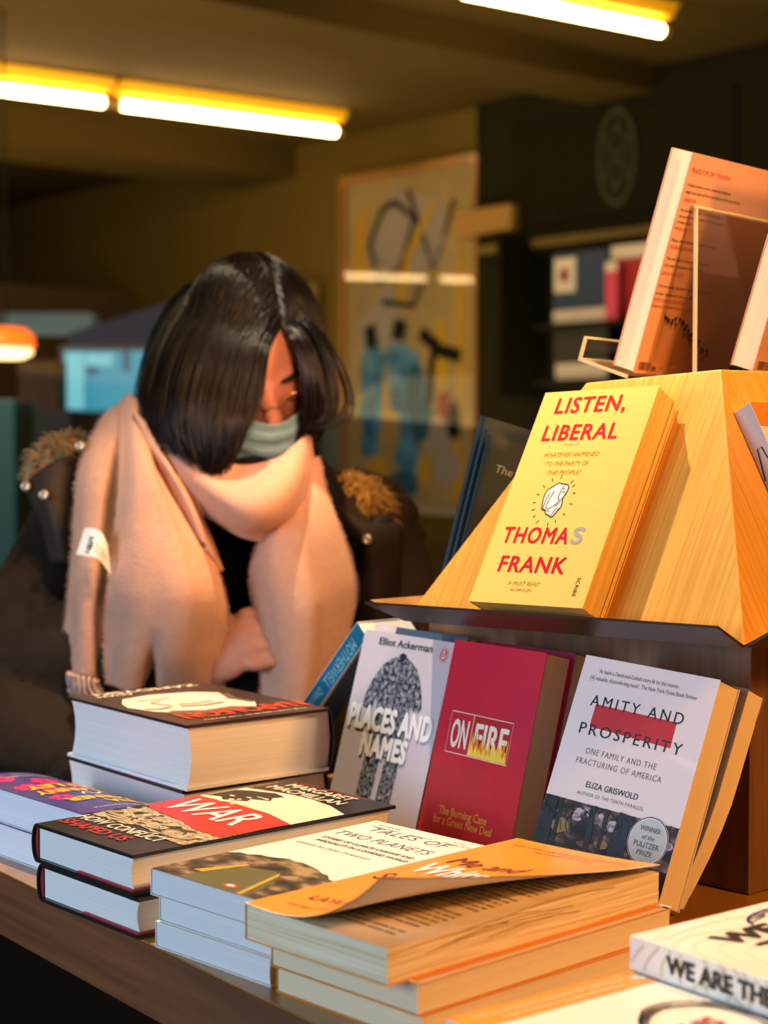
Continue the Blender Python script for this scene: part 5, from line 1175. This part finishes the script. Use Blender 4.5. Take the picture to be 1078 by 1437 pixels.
# glasses
GFR = M('rose_gold_frame', '#ecb484', .3, .5, metal=.9); LENS, nt, bs = new_mat('tinted_lens')
bs.inputs['Base Color'].default_value = rgb('#5a2a22'); bs.inputs['Alpha'].default_value = .16; bs.inputs['Roughness'].default_value = .05
glass = None
def ringp(s, a): return hp(s*.033+.0235*cos(a)*s, -.010+.0205*sin(a), .1035-.010*abs(cos(a))*(1 if cos(a) > 0 else -.35))
b = MB(); b.tube([catmull([ringp(-1, pi), hp(-.005, -.001, .1125), hp(.005, -.001, .1125), ringp(1, pi)], k/10) for k in range(11)], .0011, GFR, 6); glass = wm(b.build('glasses', None, True, world=True))
for s in (-1, 1):
    b = MB(); b.tube([ringp(s, 2*pi*k/36) for k in range(37)], .00115, GFR, 6); o = b.build('rim', None, True, world=True); o.parent = glass
    b = MB(); b.add([tuple(ringp(s, 2*pi*k/36)) for k in range(36)], [tuple(range(36))], LENS); o = b.build('lens', None, False, world=True); o.parent = glass
    b = MB(); b.tube([ringp(s, 0), hp(s*.072, -.004, .05), hp(s*.080, -.002, -.01), hp(s*.079, -.03, -.028)], .0011, GFR, 6); o = b.build('temple', None, True, world=True); o.parent = glass
# lashes and brow
HAIRM = M('dark_hair', '#0b0604', .36, .25, var='#160b06', vscale=(160, 160, 6), vamt=.6); HAIRM.node_tree.nodes['Principled BSDF'].inputs['Anisotropic'].default_value = .6
for s in (-1, 1):
    b = MB(); pts = [hp(s*(.013+.036*k/8), .019+.005*sin(pi*k/8*.8), .0945-.016*(k/8)**2) for k in range(9)]; b.tube(pts, .0032, HAIRM, 6, True, lambda t: .5+.6*sin(pi*t)); wm(b.build('eyebrow', None, True, world=True))
    b = MB(); pts = [hp(s*(.022+.026*k/8), -.0125-.003*sin(pi*k/8), .0885-.010*(k/8)**2) for k in range(9)]; b.tube(pts, .0012, HAIRM, 5); wm(b.build('eyelashes', None, True, world=True))

# hair: cap on the skull plus combed strands falling either side of the parting
hb = MB()
def capf(x, y, z):
    r, f, u = x*.083, y*.101-.006, z*.121+.002
    if y > .30 and z < .70: f = min(f, .03+.04*max(0, z)); 
    if z < -.4: r *= 1.0
    return hp(r, u, f)
vs, fs = sphere(capf, 40, 28); keep = []
for f in fs:
    c_ = sum((Vector(vs[i]) for i in f), Vector())/len(f)-HC; rr_, uu, ff = c_.dot(HR), c_.dot(HU), c_.dot(HF)
    if not (ff > .028 and uu < .078): keep.append(f)
hb.add(vs, keep, HAIRM)
GL = [[(322, 379, 2.17), (262, 405, 2.17), (222, 460, 2.16), (203, 530, 2.15), (200, 590, 2.13), (214, 632, 2.10), (236, 652, 2.08)],
      [(330, 380, 2.14), (272, 412, 2.11), (233, 470, 2.08), (214, 540, 2.06), (214, 600, 2.04), (236, 650, 2.02)],
      [(342, 386, 2.11), (290, 425, 2.055), (255, 485, 2.02), (238, 550, 2.0), (240, 610, 1.985), (268, 662, 1.98)],
      [(356, 400, 2.08), (312, 440, 2.02), (282, 500, 1.985), (268, 565, 1.965), (272, 625, 1.96), (298, 672, 1.955)],
      [(370, 420, 2.055), (335, 460, 2.0), (310, 520, 1.965), (299, 580, 1.95), (298, 635, 1.945), (304, 672, 1.95)],
      [(382, 443, 2.04), (358, 480, 1.985), (340, 535, 1.96), (328, 590, 1.945), (318, 635, 1.945), (312, 664, 1.95)],
      [(390, 462, 2.03), (377, 490, 1.99), (369, 530, 1.97), (359, 570, 1.96), (341, 602, 1.95), (322, 640, 1.95)]]
GR = [[(393, 462, 2.03), (408, 472, 2.0), (422, 500, 1.99), (429, 540, 1.99), (432, 580, 1.995), (433, 604, 2.0)],
      [(384, 446, 2.045), (409, 457, 2.02), (433, 492, 2.0), (442, 540, 1.995), (441, 580, 2.0), (428, 606, 2.0)],
      [(372, 422, 2.065), (405, 436, 2.04), (438, 480, 2.02), (450, 540, 2.01), (448, 580, 2.01), (430, 608, 2.01)],
      [(358, 402, 2.09), (404, 418, 2.07), (444, 470, 2.05), (458, 540, 2.04), (454, 590, 2.03), (434, 614, 2.02)],
      [(344, 388, 2.12), (398, 405, 2.11), (442, 460, 2.10), (456, 530, 2.09), (452, 590, 2.08), (438, 625, 2.06)],
      [(330, 380, 2.16), (386, 396, 2.17), (430, 450, 2.17), (446, 530, 2.16), (444, 600, 2.14), (430, 640, 2.12)]]
GW = [[(400, 430, 2.04), (446, 462, 2.02), (480, 515, 2.01), (494, 560, 2.0), (486, 592, 1.99), (452, 602, 1.99), (430, 603, 1.99)],
      [(395, 425, 2.05), (440, 455, 2.03), (470, 510, 2.02), (480, 560, 2.01), (466, 592, 2.0), (434, 601, 2.0)],
      [(405, 440, 2.03), (440, 470, 2.01), (462, 520, 2.0), (466, 565, 2.0), (450, 592, 1.99), (428, 602, 1.99)]]
rr = random.Random(31)
def rs(g, t): return catmull(g, t)
def clear(p, m=0):                                # keep the hair outside the skull
    q = p-HC; r, f, u = q.dot(HR), q.dot(HF), q.dot(HU)
    if f > .05 and u < .07: return p
    e = sqrt((r/(.0845+m))**2+((f+.006)/(.1025+m))**2+((u-.002)/(.1225+m))**2)
    return p if e >= 1 or e < .2 else HC+q/e
rr2 = [rr.uniform(.001, .007) for _ in range(50)]
def strands(G, cnt, spread, rad, tmin=0.0):
    G = [[at(*p) for p in g] for g in G]
    for k in range(cnt):
        a = rr.random(); ph = rr.uniform(0, 6.3); ph2 = rr.uniform(0, 6.3); off = rr.uniform(-.005, .012); e = rr.uniform(.80, 1.0); s0 = rr.uniform(0, .06)
        pts = []
        for q in range(13):
            t = s0+(e-s0)*q/12; p = catmull([rs(g, t) for g in G], a)
            j = spread*(.25+t); pts.append(clear(p+V(j*sin(ph+2.2*t), off*t-.004, .5*j*cos(ph2+2*t)), rr2[k % 50]*min(1, 4*t)))
        hb.tube(pts, rad*rr.uniform(.6, 1.2), HAIRM, 4, True, lambda t: (1-.55*t) if t < .9 else .35)
def sheet(G, na=36, nb=30, back=.010):
    G = [[at(*p) for p in g] for g in G]
    hb.gridf(lambda a, t: tuple(clear(catmull([rs(g, t*.97) for g in G], a)+V(0, back, 0))), na, nb, HAIRM)
sheet(GL); sheet(GR, 26, 26)
strands(GL, 820, .007, .0014); strands(GR, 430, .006, .0013); strands(GW, 28, .006, .0010)
strands([GL[0], GL[1]], 60, .014, .0009)
wm(hb.build('hair', None, True, world=True))
